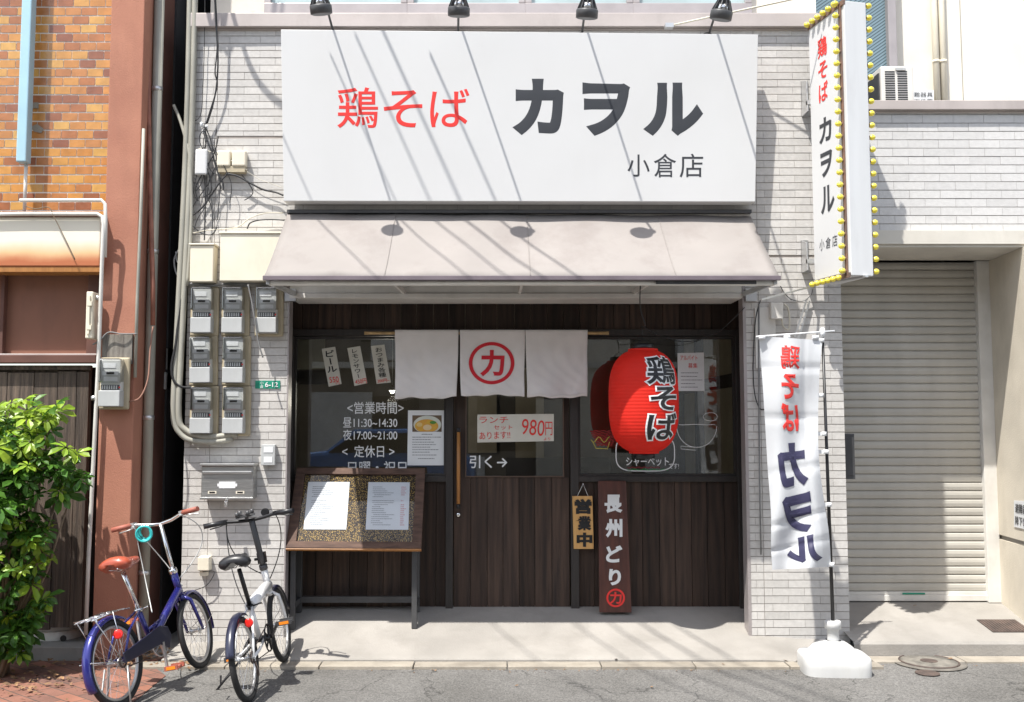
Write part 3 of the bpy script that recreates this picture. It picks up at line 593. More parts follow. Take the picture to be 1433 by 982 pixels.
s = sheet('lunch_notice', 'wide paper on the door glass with red handwriting and a 980 yen price', 'paper notice', [(668, 580), (775, 579), (775, 617), (668, 619)], YD - .002, 'paper_y')
YN = YD - .002
letter(glyphs('ランチ', .0), frame_px(671, 583, 711, 592, YN), 'red', s, .002); letter(glyphs('セット', .0), frame_px(691, 595, 717, 601, YN), 'red', s, .002)
letter(glyphs('あります!!', .0), frame_px(671, 604, 714, 614, YN), 'red', s, .002, rot=2); letter(glyphs('980', .0), frame_px(730, 587, 762, 609, YN), 'red', s, .002, rot=-5); letter(glyphs('円', .0), frame_px(763, 590, 773, 609, YN), 'red', s, .002)
letter(glyphs('より', .0), frame_px(761, 612, 770, 616, YN), 'red', s, .002)
s = sheet('staff_wanted_notice', 'white notice with red part time job heading behind the red lantern', 'paper notice', [(948, 494), (985, 493), (986, 547), (949, 547)], YS)
letter(glyphs('アルバイト', .0), frame_px(952, 497, 976, 504, YS), 'red', s, .002); letter(glyphs('募集', .0), frame_px(963, 508, 976, 515, YS), 'red', s, .002)
textlines(s, [(953, random.uniform(972, 983), y) for y in (522, 527, 532, 537, 542)], YS - .002)

# ================================================================== NOREN
rod0, rod1 = P(510, 466, .26), P(852, 466, .26)
nr = thing('noren_curtain', 'grey white split cloth curtain with red ring emblem hung on bamboo above door', 'curtain', (rod0 + rod1) / 2)
b = MB(); b.tube([rod0.lerp(rod1, i / 30) for i in range(31)], [.011 + (.002 if i % 5 == 0 else 0) for i in range(31)], 10); b.build('bamboo_rod', 'bamboo', nr)
def noren_y(x, z):
    zt = rod0.z; d = max(0, zt - z) / .48
    return .238 + .015 * d * math.sin(x * 9 + 1.3) + .007 * d * math.sin(x * 19 + z * 9) + .004 * d * math.sin(x * 33 - z * 22 + 2 * math.sin(z * 7)) + .0022 * math.sin(x * 57 + z * 41 + 3 * math.sin(z * 13)) * min(1, d * 3) + .005 * math.exp(-((x - .62 - .35 * (z - 2)) / .03) ** 2) + .005 * math.exp(-((x + .52 + .4 * (z - 2)) / .035) ** 2) - .01 * d
for i, (a, c, yb0, yb1) in enumerate(((553, 641, 558, 556), (644, 734.5, 553, 554), (736, 822, 556, 556))):
    b = MB(); nu, nv = 34, 24; g = []
    for j in range(nv + 1):
        for k in range(nu + 1):
            u, v = k / nu, j / nv; px = a + (c - a) * u; px += 3.2 * (v - .35) * (.5 - u) + .8 * math.sin(v * 5 + i * 2) * v
            zt, zb = Z(461.5, .24), Z(yb0 + (yb1 - yb0) * u, .24); z = zt + (zb - zt) * v + .006 * v * v * math.sin(px * .09 + i * 1.7) + .004 * v * math.sin(px * .21); x = X(px, .24); g.append((x, noren_y(x, z), z))
    fs = [(j * (nu + 1) + k, j * (nu + 1) + k + 1, (j + 1) * (nu + 1) + k + 1, (j + 1) * (nu + 1) + k) for j in range(nv) for k in range(nu)]
    b.add(g, fs, 0, True); pn = b.build('curtain_panel', 'cloth', nr); md = pn.modifiers.new('thick', 'SOLIDIFY'); md.thickness = .0015; md.offset = 1
    b = MB()                                             # stitched hem seams
    for v in (.09, .965):
        pts = []
        for k in range(nu + 1):
            p = V(g[int(v * nv) * (nu + 1) + k]); pts.append(p + V((0, -.0015, 0)))
        b.tube(pts, .0014, 5)
    b.build('hem', 'cloth', pn)
    if i == 1:
        vs, fs2 = unit(glyphs('力', .035)); vs = [(672 + p[0] * 34, 526.5 - p[1] * 37, p[2]) for p in vs]; vs, fs2 = subdivided(vs, fs2, 3.0)
        def cl(px, py): x, z = X(px, .236), Z(py, .236); return V((x, noren_y(x, z) - .005, z))
        b = MB(); b.add([cl(p[0], p[1]) + V((0, -.001 * p[2], 0)) for p in vs], fs2)
        ring = []; nn = 72
        for k in range(nn):
            q = 2 * math.pi * k / nn
            for rr in (31.8, 26.8): ring.append(cl(688 + rr * math.cos(q), 508 + .93 * rr * math.sin(q)))
        b.add(ring, [(2 * k, 2 * k + 1, (2 * k + 3) % (2 * nn), (2 * k + 2) % (2 * nn)) for k in range(nn)]); b.build('emblem', 'red_cloth', pn)

# ================================================================== AWNING
YA = -.72; AX0, AX1 = -1.53, 1.86
ztop0, ztop1 = Z(297, -.03), Z(302, -.03); zlip = Z(387, YA)
aw = thing('awning', 'faded grey canvas awning over the shop entrance under the big white signboard', 'awning', (0, -.03, zlip))
b = MB(); nu, nv = 60, 10; g = []
for j in range(nv + 1):
    for k in range(nu + 1):
        u, v = k / nu, j / nv; x = AX0 + (AX1 - AX0) * u; zt = ztop0 + (ztop1 - ztop0) * u; sag = -.016 * math.sin(math.pi * v) * (1 + .5 * math.cos(u * 24)) + .004 * math.sin(u * 31 + v * 4) + .003 * math.sin(u * 70 - v * 9) * v
        g.append((x, -.03 + (YA + .03) * v, zt + (zlip - zt) * v + sag))
b.add(g, [(j * (nu + 1) + k, j * (nu + 1) + k + 1, (j + 1) * (nu + 1) + k + 1, (j + 1) * (nu + 1) + k) for j in range(nv) for k in range(nu)], 0, True)
cn = b.build('canvas', 'awning', aw); md = cn.modifiers.new('t', 'SOLIDIFY'); md.thickness = .003
b = MB()
for u in (.245, .52, .80):
    k = int(u * nu); b.tube([V(g[j * (nu + 1) + k]) + V((0, 0, .002)) for j in range(nv + 1)], .0035, 5)
b.build('seam', 'awning', cn)
b = MB(); b.box(AX0 - .004, AX1 + .004, YA - .012, YA + .012, zlip - .024, zlip + .006); b.build('front_edge', 'aw_edge', aw, bevel=.003)
b = MB(); b.tube([(AX0 + .03, YA + .05, zlip - .035), (AX1 - .03, YA + .05, zlip - .035)], .018, 12); b.box(AX0, AX1, -.06, -.01, ztop0 - .01, ztop0 + .015, 1); b.build('roller_bar', ['offwhite', 'dgrey'], aw)
b = MB(); b.box(1.05, AX1 - .15, YA + .02, YA + .07, zlip - .045, zlip - .02); b.build('torn_weather_strip', 'dgrey', aw)
for s_ in (0, 1):
    x = (AX0 + .02, AX1 - .02)[s_]; b = MB(); sg = (1, -1)[s_]
    b.bar((x, YA + .03, zlip - .03), (x + sg * .05, -.0, ZO + .03), .022, .03); b.bar((x + sg * .01, YA + .1, zlip - .02), (x + sg * .02, -.0, ztop0 - .3), .02, .02); b.box(x - .03, x + .05, -.04, .01, ZO - .02, ZO + .07)
    b.build('folding_arm', 'alu', aw)
for px in (565, 727, 888):
    b = MB(); q = P(px, 408, -.03); e = V((q.x, YA + .08, zlip - .03)); e.x += (-.0, 0, .0)[(px > 600) + (px > 800)]; b.bar(q, e, .018, .035); b.box(q.x - .02, q.x + .02, -.05, -.03, q.z - .01, q.z + .04); b.build('support_arm', 'offwhite', aw)

# ================================================================== BIG SIGN
sb, st = -.16, -.235
p_bl, p_br, p_tl, p_tr = P(397, 281, sb), P(1057, 282, sb), P(393, 41, st), P(1061, 48, st)
sg = thing('signboard', 'huge white rectangular signboard above the awning with red and black shop name', 'sign', (p_bl + p_br) / 2)
b = MB(); b.prism([p_bl, p_br, p_tr, p_tl], (0, .11, 0)); b.build('board', 'white', sg, bevel=.003)
b = MB()
for x in (-1.2, -.4, .4, 1.2, 1.7): b.box(x - .02, x + .02, -.06, .0, p_bl.z + .05, p_bl.z + .1); b.box(x - .02, x + .02, -.13, .0, p_tl.z - .15, p_tl.z - .1)
b.build('bracket', 'dgrey', sg)
nS = (p_br - p_bl).cross(p_tl - p_bl).normalized(); plS = (p_bl, nS)
def bigtext(ch, x0, y0, x1, y1, off, m): letter(glyphs(ch, off, 8), frame_px(x0, y0, x1, y1, plane=plS), m, sg, .0012)
bigtext('鶏', 472, 122, 529, 179, .007, 'red'); bigtext('そ', 537, 126, 591, 178, .007, 'red'); bigtext('ば', 602, 124, 657, 178, .007, 'red')
bigtext('カ', 717, 110, 789, 189, .05, 'char'); bigtext('ヲ', 815, 115, 883, 190, .05, 'char'); bigtext('ル', 900, 114, 984, 190, .05, 'char')
bigtext('小', 878, 216, 909, 247, .002, 'char'); bigtext('倉', 915, 215, 946, 248, .002, 'char'); bigtext('店', 951, 215, 984, 248, .002, 'char')

# spotlights over the sign
def make_spot():
    t = bpy.data.objects.new('spotlight', None); col.objects.link(t)
    b = MB(); b.lathe([(.062, -.005), (.073, 0), (.074, .048), (.069, .055), (.06, .056)], n=32); b.lathe([(.061, -.004), (.06, .02)], n=24, m=1); b.build('rim', ['dgrey', 'greyl'], t, local=True)
    b = MB()
    for k in range(10):
        q = 2 * math.pi * k / 10; c_, s_ = math.cos(q), math.sin(q); b.add([(.07 * c_, .07 * s_, .056), (.05 * c_, .05 * s_, .056), (.03 * c_, .03 * s_, .125), (.043 * c_, .043 * s_, .125)], [(0, 1, 2, 3)])
    o = b.build('cooling_fin', 'dgrey', t, local=True); md = o.modifiers.new('s', 'SOLIDIFY'); md.thickness = .005; md.offset = 0
    b = MB(); b.lathe([(.05, .056), (.028, .12), (.034, .125), (.034, .24), (.02, .26)], n=24); b.lathe([(.055, .05), (.036, .1)], n=20, m=1); b.build('lamp_body', ['dgrey', 'chrome'], t, local=True)
    return t
spotdata = [(450, 19, -.73, (-.10, .2), 468, 'leftmost black spotlight on a rod above the sign, tilted to the left'), (642, 22, -.73, (.02, .2), 641, 'second black spotlight from the left on a rod above the sign'),
            (821, 25, -.73, (.06, .12), 814, 'third black spotlight from the left on a rod above the sign'), (1008, 27, -.73, (.17, .12), 991, 'rightmost black spotlight above the sign, crossed behind by a pale cord')]
first = None
for (px, py, Y, tl_, bx, lab) in spotdata:
    c0 = P(px, py, Y)
    if first is None: first = make_spot(); o = first
    else: o = dup(first)
    o.location = c0; zax = V((tl_[0], tl_[1] * -.0 - .28, 1)).normalized(); o.rotation_euler = zax.to_track_quat('Z', 'Y').to_euler()
    tag(o, lab, 'spotlight', 'spotlights above the signboard')
    top = c0 + zax * .25; q0 = P(bx, 39, -.02); q0.z = p_tl.z + .04
    b = MB(); pts = [q0, q0.lerp(top, .5) + V((0, 0, .03)), top + V((0, -.02, .02)), top]
    b.tube([q0, top + V((0, .02, .03)), top], .0085, 8)
    b.lathe([(.042, 0), (.042, .006), (.02, .025), (.012, .035)], q0 + V((0, .02, 0)), 18, (0, -1, .3)); r = b.build('lamp_rod', 'dgrey', None, origin=q0)
    tag(r, lab.replace('black spotlight', 'steel rod carrying the spotlight').replace('on a rod above the sign', 'above the sign').replace(', tilted to the left', '').replace(', crossed behind by a pale cord', ''), 'lamp rod', 'rods carrying the spotlights')

# ================================================================== LANTERN
LC = P(900.5, 561, -.23); LH = .365
def lan_r(t):
    return .243 * max(.12, (1 - abs(t) ** 3.1)) ** (1 / 2.5)
ln = thing('paper_lantern', 'large red lantern with black brush lettering hanging in front of the right window', 'lantern', (LC.x, LC.y, LC.z - LH - .05))
b = MB(); prof = []; NR = 31
for i in range(NR * 6 + 1):
    t = -1 + 2 * i / (NR * 6); prof.append((lan_r(t) + .0032 * (abs(math.sin(math.pi * NR * (t + 1) / 2)) - .5) * .4, t * LH))
b.lathe(prof, LC, 72, caps=False); b.build('shade', 'lantern', ln)
b = MB(); b.lathe([(.075, LH - .012), (.075, LH + .032), (.07, LH + .034)], LC, 32); b.build('cap_ring', 'black', ln)
b = MB(); b.lathe([(.075, -LH - .035), (.075, -LH + .012)], LC, 32); b.build('cap_ring', 'black', ln)
b = MB(); b.tube([LC + V((-.05, 0, LH + .03)), LC + V((0, 0, LH + .075)), LC + V((.05, 0, LH + .03))], .003, 6); b.tube([LC + V((0, 0, LH + .075)), LC + V((-.005, 0, LH + .16))], .003, 6); b.build('hanger_wire', 'cable', ln)
def lan_text(off, extra, m, nm):
    vs, fs = [], []
    for ch, y0, y1, a0, a1 in (('鶏', 497, 538, -4, 56), ('そ', 540, 574, 2, 55), ('ば', 577, 616, -4, 57)):
        g_, f_ = glyphs(ch, off, 4); base, _ = glyphs(ch, .03, 4)
        xa, xb = min(p[0] for p in base), max(p[0] for p in base); ya, yb = min(p[1] for p in base), max(p[1] for p in base)
        zt, zb_ = Z(y0, -.46) - LC.z, Z(y1, -.46) - LC.z
        pp = [((a0 + (x - xa) / (xb - xa) * (a1 - a0)) * math.pi / 180 * .24, zb_ + (y - ya) / (yb - ya) * (zt - zb_), w) for x, y, w in g_]
        o = len(vs); vs += pp; fs += [tuple(k + o for k in f) for f in f_]
    vs, fs = subdivided(vs, fs, .011); b = MB()
    def mp(s_, z, w=0):
        a = s_ / .24; t = z / LH; r = lan_r(t) + .0032 * (abs(math.sin(math.pi * NR * (t + 1) / 2)) - .5) * .4 + extra + .001 * w; return LC + V((math.sin(a) * r, -math.cos(a) * r, z))
    b.add([mp(*p) for p in vs], fs, 0, True); b.build(nm, m, ln)
lan_text(.065, .0035, 'whitepaint', 'lettering_outline'); lan_text(.02, .0055, 'black', 'lettering')
c_ = LC + V((-.005, 0, LH + .16)); tp = P(898, 400, -.35)
def cable(name, label, pts, r, m='cable', cat='cable', group=None, n=6, smooth=True):
    pts = [V(p) for p in pts]
    if smooth and len(pts) > 2:
        q = []
        for i in range(len(pts) - 1):
            p0, p1, p2, p3 = pts[max(i - 1, 0)], pts[i], pts[i + 1], pts[min(i + 2, len(pts) - 1)]
            for k in range(6):
                t = k / 6; q.append(.5 * ((2 * p1) + (-p0 + p2) * t + (2 * p0 - 5 * p1 + 4 * p2 - p3) * t * t + (-p0 + 3 * p1 - 3 * p2 + p3) * t ** 3))
        pts = q + [pts[-1]]
    b = MB(); b.tube(pts, r, n); return tag(b.build(name, m), label, cat, group)
def pc(lst, Y): return [P(x, y, Y if not hasattr(Y, '__len__') else Y[i]) for i, (x, y) in enumerate(lst)]
cable('lantern_cord', 'thin black cord from the awning frame down to the top of the red lantern', [c_, P(903, 455, -.32), P(896, 430, -.33), P(896, 398, -.4)], .004)
cable('power_cord', 'thin black power cord running from the red lantern up to the right pillar', [P(903, 459, -.3), P(925, 470, .1), P(960, 478, .25), P(1000, 467, .2), P(1022, 450, .05), P(1042, 430, -.02)], .0035)

# ================================================================== PLANK BOARDS
s0 = [P(837, 673, YW - .06), P(876, 673, YW - .06), P(884, 857, YW - .16), P(839, 857, YW - .16)]
t = thing('name_board', 'tall red brown wooden board with white brush letters leaning against the planks', 'wooden sign', (s0[2] + s0[3]) / 2)
b = MB(); b.prism(s0, (0, .03, 0)); b.build('board', 'redwood', t, bevel=.003)
nB = (s0[2] - s0[3]).cross(s0[0] - s0[3]).normalized(); plB = (s0[3], nB)
for ch, x0, y0, x1, y1 in (('長', 846, 692, 871, 718), ('州', 847, 726, 871, 752), ('ど', 848, 763, 871, 787), ('り', 852, 796, 869, 819)):
    letter(glyphs(ch, .045), frame_px(x0, y0, x1, y1, plane=plB), 'whitepaint', t, .003)
letter(glyphs('力', .03), frame_px(853, 828, 870, 845, plane=plB), 'red', t, .0035)
b = MB(); ring = []
for k in range(48):
    q = 2 * math.pi * k / 48
    for rr in (13, 10.3): ring.append(PN(861.5 + rr * math.cos(q), 836.5 + rr * math.sin(q), *plB) + nB * .003)
b.add(ring, [(2 * k, 2 * k + 1, (2 * k + 3) % 96, (2 * k + 2) % 96) for k in range(48)]); b.build('emblem_ring', 'red', t)
s1 = [P(801, 694, YW - .06), P(829, 694, YW - .06), P(831, 768, YW - .06), P(803, 768, YW - .06)]
t = thing('open_sign', 'small pale wooden sign with black brush letters hanging from a string', 'wooden sign', (s1[2] + s1[3]) / 2)
b = MB(); b.prism(s1, (0, .02, 0)); b.build('board', 'openwood', t, bevel=.002)
for ch, x0, y0, x1, y1 in (('営', 804, 698, 828, 719), ('業', 805, 722, 829, 742), ('中', 807, 745, 829, 765)): letter(glyphs(ch, .05), frame_px(x0, y0, x1, y1, YW - .06), 'black', t, .003)
b = MB(); b.tube([P(808, 694, YW - .05), P(816, 677, YW - .04), P(823, 694, YW - .05)], .0025, 6); b.tube([P(816, 677, YW - .045), P(816, 677, YW + .01)], .004, 6); b.build('string', 'paper', t)

# ================================================================== MENU STAND
bf = [P(404, 767, .0), P(590, 768, .0), P(598, 655, .34), P(430, 655, .34)]
bf[0].x = bf[3].x = -1.51; bf[1].x = bf[2].x = -.54
ms = thing('menu_stand', 'sloping wooden menu stand with leopard print backing and dark steel legs', 'menu stand', (-1.0, .2, slab_z(-1, .2)))
nM = (bf[1] - bf[0]).cross(bf[3] - bf[0]).normalized(); ex, ey = (bf[1] - bf[0]), (bf[3] - bf[0])
def Q(u, v, w=0): return bf[0] + ex * u + ey * v + nM * w
b = MB(); b.prism([Q(.02, .02, -.02), Q(.98, .02, -.02), Q(.98, .98, -.02), Q(.02, .98, -.02)], nM * -.012); b.build('back_board', 'wood_post', ms)
b = MB(); b.add([Q(.05, .05, -.012), Q(.95, .05, -.012), Q(.95, .95, -.012), Q(.05, .95, -.012)], [(0, 1, 2, 3)]); b.build('leopard_backing', 'leopard', ms)
b = MB(); fw, fv = .07, .08
for (u0, u1, v0, v1) in ((0, 1, 0, fv), (0, 1, 1 - fv, 1), (0, fw, fv, 1 - fv), (1 - fw, 1, fv, 1 - fv)): b.prism([Q(u0, v0, .01), Q(u1, v0, .01), Q(u1, v1, .01), Q(u0, v1, .01)], nM * -.03)
b.build('board_frame', mat('walnut_frame', (.13, .078, .058), .65, spec=.2, c2=(.065, .04, .032), vs=4, stretch=(2, 9, 9), bump=.2, bs=30), ms, bevel=.002)
b = MB(); b.prism([Q(.0, -.012, .004), Q(1, -.012, .004), Q(1, -.001, .004), Q(.0, -.001, .004)], nM * -.03); b.build('front_rail', 'oak', ms)
b = MB(); b.prism([Q(fw, fv, .0), Q(1 - fw, fv, .0), Q(1 - fw, 1 - fv, .0), Q(fw, 1 - fv, .0)], nM * -.003); b.build('clear_cover', glass('clear_cover_glass', (.96, .97, .98), .35), ms)
lx0, lx1 = -1.475, -.595; yf, yb = .1, .33
for x in (lx0, lx1):
    for y, tp in ((yf, .80), (yb, 1.0)):
        b = MB(); z0 = slab_z(x, y); b.box(x - .019, x + .019, y - .019, y + .019, z0, z0 + (tp - .12 if y == yf else tp)); b.build('leg', 'dgrey', ms, bevel=.002)
b = MB(); zz = slab_z(-1, yb) + .07; b.box(lx0 + .019, lx1 - .019, yb - .02, yb + .015, zz, zz + .045); b.box(lx0 - .015, lx0 + .015, yf + .019, yb - .019, zz, zz + .04); b.box(lx1 - .015, lx1 + .015, yf + .019, yb - .019, zz, zz + .04)
b.build('stretcher', 'dgrey', ms)
b = MB(); b.box(lx0 + .019, lx1 - .019, yf - .015, yf + .015, .78, .81); b.build('top_rail', 'dgrey', ms)
def menu(u0, u1, u2, u3, label, red):
    pts = [Q(u0, .235, -.008), Q(u1, .235, -.008), Q(u2, .83, -.008), Q(u3, .83, -.008)]
    o = MB().prism(pts, nM * -.0015).build('menu_sheet', 'paper', None, origin=sum(pts, V()) / 4); tag(o, label, 'menu sheet', 'menu sheets on the stand')
    fr = (pts[0], pts[1] - pts[0], pts[3] - pts[0], nM)
    textlines(o, [((.12 if k % 5 else .16), random.uniform(.3, .68), .93 - k * .042) for k in range(21) if k not in (0, 7)], frame=fr, h=.004)
    if red: textlines(o, [(.8, random.uniform(.86, .93), .93 - k * .042) for k in range(21) if k not in (0, 6, 7, 9)], frame=fr, h=.004, m='redprint')
menu(.11, .43, .42, .10, 'white menu sheet on the left half of the stand, half in sunlight', False)
menu(.575, .895, .885, .565, 'white menu sheet with red prices on the shaded right half of the stand', True)

# ================================================================== LEFT NEIGHBOUR
YP = -.25
nb_ = thing('neighbour_building', 'left building with orange glazed bricks, terracotta pilaster and old plank wall', 'building', (-4, 0, 0))
pxl, pxr = X(141, YP), X(189, YP)
b = MB(); b.box(pxl, pxr, YP, .3, .0, 6.5); b.build('pilaster', 'stucco', nb_, bevel=.006)
b = MB(); b.box(pxr - .06, pxr + .045, .0, 7, 0, 6.5); b.build('side_wall', 'browndark', nb_)
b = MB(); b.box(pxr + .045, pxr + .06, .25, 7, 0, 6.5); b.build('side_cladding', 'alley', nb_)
YO = -.16
b = MB(); zb0 = Z(312, YO); tiles(b, -4.6, pxl, zb0, 5.2, YO, .1165, .0655, .0098, .002, 0)
b.box(-6, pxl, YO + .0015, .3, zb0, 5.2, 1); b.build('brick_wall', ['otile', 'mortar_w'], nb_)
b = MB(); b.add([P(42, 178, YO - .008), P(52, 173, YO - .008), P(61, 180, YO - .008), P(58, 186, YO - .008), P(48, 184, YO - .008)], [(0, 1, 2, 3, 4)]); b.add([P(33, 143, YO - .008), P(54, 143, YO - .008), P(54, 151, YO - .008), P(33, 152, YO - .008)], [(0, 1, 2, 3)]); b.build('mortar_patch', 'kerb', nb_)
# rusty canopy box, brown panel below, plank wall
YB = -.33; x_r = X(136, YB)
z1, z0 = Z(303, YB), Z(373, YB)
b = MB(); b.box(-6, x_r, YB, YO + .002, z0, z1); bx_ = b.build('shutter_housing', 'rust', nb_, bevel=.01)
me = bx_.data                                             # texture space: z measured from the foot of the box
off = V((0, 0, z0)); wl0 = wloc(nb_)
for v in me.vertices: v.co.z -= z0
bx_.location.z = z0
b = MB(); b.box(-6, x_r + .01, YB - .01, YO, z1, z1 + .014); b.box(-6, x_r, YB + .006, YO + .01, z0 - .035, z0 - .001, 1); b.build('housing_trim', ['browndark', 'oak'], nb_)
YR = -.12
b = MB(); b.box(-6, X(137, YR), YR, .2, Z(500, YR), z0 + .05); b.build('boarded_opening', 'brownpanel', nb_)
b = MB(); b.box(X(0, -.15), X(5, -.15), -.17, YR, Z(497, -.15), z0 - .03); b.box(X(122, -.15), X(137, -.15), -.17, YR, Z(497, -.15), z0 - .03); b.box(-6, X(137, -.2), -.23, YR, Z(508, -.2), Z(497, -.2)); b.box(-6, X(137, -.2), -.20, YR, Z(497, -.2), Z(497, -.2) + .012, 1)
b.build('opening_frame', ['browndark', 'metal_cap'], nb_, bevel=.004)
YF = -.17
zft, zfb = Z(511, YF), Z(880, YF)
b = MB(); x = -4.4
while x < X(126, YF) - .01:
    q = min(x + random.uniform(.12, .19), X(126, YF)); zc = zft - random.uniform(.04, .055); d = random.uniform(0, .006)
    b.box(x, q - .005, YF + d, YF + .03, zfb + random.uniform(-.01, .01), zc); x = q
b.box(-4.4, X(126, YF), YF + .035, YF + .045, zfb + .02, zft - .03, 0); b.box(-4.4, X(128, YF), YF - .008, YF + .03, zft - .032, zft + .0, 0)
b.build('plank_wall', 'oldwood', nb_)
b = MB(); b.box(-6, pxl + .01, -.3, .1, -.02, Z(905, -.3)); b.build('foundation', 'concrete_g', nb_, bevel=.008)
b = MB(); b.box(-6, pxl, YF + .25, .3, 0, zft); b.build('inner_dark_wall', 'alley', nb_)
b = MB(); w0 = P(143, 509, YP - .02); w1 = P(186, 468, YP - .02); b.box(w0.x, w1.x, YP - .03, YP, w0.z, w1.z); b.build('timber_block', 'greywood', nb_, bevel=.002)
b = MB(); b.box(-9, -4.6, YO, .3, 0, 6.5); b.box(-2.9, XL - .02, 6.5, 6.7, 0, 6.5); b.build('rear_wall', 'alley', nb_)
# pipes on the left building: each a thing
def pipe(name, label, pts, r, m, cat='pipe', rings=(), n=14, group=None, ringr=1.25):
    b = MB(); b.tube(pts, r, n); t = b.build(name, m); tag(t, label, cat, group)
    if rings:
        for k in rings:
            c = MB(); p = V(pts[0]).lerp(V(pts[-1]), k); c.tube([p - V((0, 0, .015)), p + V((0, 0, .015))], r * ringr, n); c.build('clamp', 'alu', t)
    return t
xb = X(24, -.24); b = MB(); b.box(xb - .036, xb + .036, -.29, -.21, Z(228, -.25), 5.2)
t = tag(b.build('downpipe', 'blue_pipe', None, bevel=.008), 'sky blue square downpipe on the orange brick wall', 'pipe')
pipe('white_pipe', 'thin pale pipe below the blue downpipe at the far left', [(xb + .005, -.22, Z(296, -.22)), (xb + .005, -.22, Z(226, -.22))], .012, 'offwhite')
b = MB(); yw = -.36
b.tube([P(-20, 300, yw), P(30, 299, yw), P(90, 299, yw), P(136, 299, yw), P(143, 303, yw), P(145, 314, yw), P(143, 360, -.36), P(141, 420, -.33), P(137, 520, -.3), P(131, 640, -.3), P(124, 780, -.3), P(120, 888, -.3)], .0135, 12)
b.tube([P(28, 280, yw), P(100, 280, yw), P(142, 280, yw), P(147, 285, yw), P(148, 310, yw), P(147, 360, -.34)], .0125, 12)
t = b.build('water_pipe', 'offwhite'); tag(t, 'long white pipe bending over the rusty box and down beside the plank wall', 'pipe')
for y_ in (420, 560, 668): b = MB(); p = P(137 - (y_ - 420) * .04, y_, -.3); b.tube([p, p + V((0, 0, .03))], .019, 12); b.build('clamp', 'alu', t)
xg = X(217, -.02) - .0; pipe('downpipe', 'thick grey round downpipe running down beside the dark alley', [(xg - .02, -.06, .12), (xg - .02, -.06, 5.6)], .036, 'conduit', rings=(.08, .28, .5, .72), ringr=1.12)
pts = [P(206, -20, -.1), P(208, 150, -.12), P(211, 300, -.14), P(214, 400, -.14), P(214, 455, -.14)]; b = MB(); b.tube(pts, .017, 12); tag(b.build('drain_pipe', mat('red_brown_pipe', (.3, .12, .08), .6, var=.2, vs=12)), 'slim red brown pipe beside the terracotta pilaster', 'pipe')
b = MB(); b.tube([P(201, 180, -.27), P(197, 300, -.27), P(192, 420, -.27), P(189, 528, -.27)], .011, 10); tag(b.build('conduit', 'conduit'), 'thin grey conduit on the edge of the terracotta pilaster', 'conduit')
cable('earth_cable', 'thin brown cable looping from the pilaster meter towards the slim pipe', [P(181, 562, -.3), P(196, 556, -.3), P(207, 530, -.26), P(210, 490, -.2), P(214, 457, -.15)], .006, mat('brown_cable', (.28, .14, .1), .6))
cable('loose_cable', 'grey cable draped over the weathered timber block', [P(130, 482, -.3), P(140, 476, -.31), P(152, 465, -.31), P(170, 467, -.31), P(192, 467, -.28)], .005, 'cable_g')
b = MB(); q0, q1 = P(118, 473, -.37), P(136, 412, -.2); b.box(q0.x, X(137, -.25), -.36, -.2, q0.z, q1.z + .0)
t = tag(b.build('beige_cabinet', 'beige', None, bevel=.006), 'beige utility box on the edge of the brown boarded opening', 'utility box')
b = MB(); b.box(q0.x + .015, q0.x + .03, -.372, -.36, q0.z + .03, q1.z - .03); b.box(q0.x + .012, q0.x + .045, -.375, -.36, q0.z + .06, q0.z + .09); b.box(q0.x + .012, q0.x + .045, -.375, -.36, q1.z - .1, q1.z - .07); b.build('hinge', 'beige', t)
cable('dead_twig', 'dry climbing twig hanging across the rusty cream box', [P(35, 288, -.36), P(50, 292, -.37), P(68, 290, -.37), P(76, 304, -.37), P(92, 336, -.37), P(105, 363, -.36)], .0035, 'bark', 'twig')
gc = thing('gas_cylinder', 'foot ring of a pale gas cylinder showing under the plank wall', 'gas cylinder', (X(90, -.02), .05, Z(904, -.1)))
gx = X(90, -.02); gz = Z(905, -.1)
b = MB(); b.lathe([(.165, 0), (.17, .01), (.165, .1), (.158, .105)], (gx, .04, gz), 36); b.build('foot_ring', 'offwhite', gc)
b = MB(); b.lathe([(.15, .1), (.17, .16), (.17, .75), (.12, .86), (.04, .9)], (gx, .04, gz), 36); b.build('tank', 'greyl', gc)
b = MB(); p = P(89, 893, .04 - .17); b.lathe([(.0215, 0), (.0215, .006)], (p.x, -.132, p.z), 18, (0, -1, 0)); o = b.build('slot', 'black', gc); o.scale.x = 1.0

# ================================================================== RIGHT NEIGHBOUR
rb = thing('garage_building', 'right building with white tiled parapet over a closed beige roller shutter', 'building', (4, 0, 0))
zc0, zc1 = Z(156, 0), Z(143, 0); zl0, zl1 = Z(345, -.07), Z(322, -.07)
b = MB(); tiles(b, XR + .012, 7.5, zl1, zc0, .004, .2262, .063, .005, .007, 0, offs=.1, zbase=zl1); b.box(XR + .012, 7.5, .0055, .3, zl1 - .02, zc0, 1); b.build('parapet_tiles', ['tile_w', 'mortar_g'], rb)
b = MB(); b.box(XR + .012, 7.5, -.05, .34, zc0, zc1); b.box(XR + .012, 7.5, -.02, .3, zc0 - .014, zc0); b.build('parapet_cap', 'metal_cap', rb, bevel=.004)
b = MB(); b.box(XR + .012, 7.5, -.07, .0, zl0 + .02, zl1); b.box(XR + .012, 7.5, -.05, .72, zl0, zl0 + .02); b.box(XR + .012, 7.5, .52, .72, Z(366, .6), zl0); b.build('lintel', 'ledge', rb, bevel=.006)
YSH = .6; sx0, sx1 = XR + .0, X(1362, YSH, 366); szt, szb = Z(366, YSH), Z(840, YSH)
b = MB(); nsl = 40; hgt = (szt - szb - .07) / nsl; pr = [(0, 0), (-.009, .12), (-.012, .5), (-.009, .85), (0, 1)]
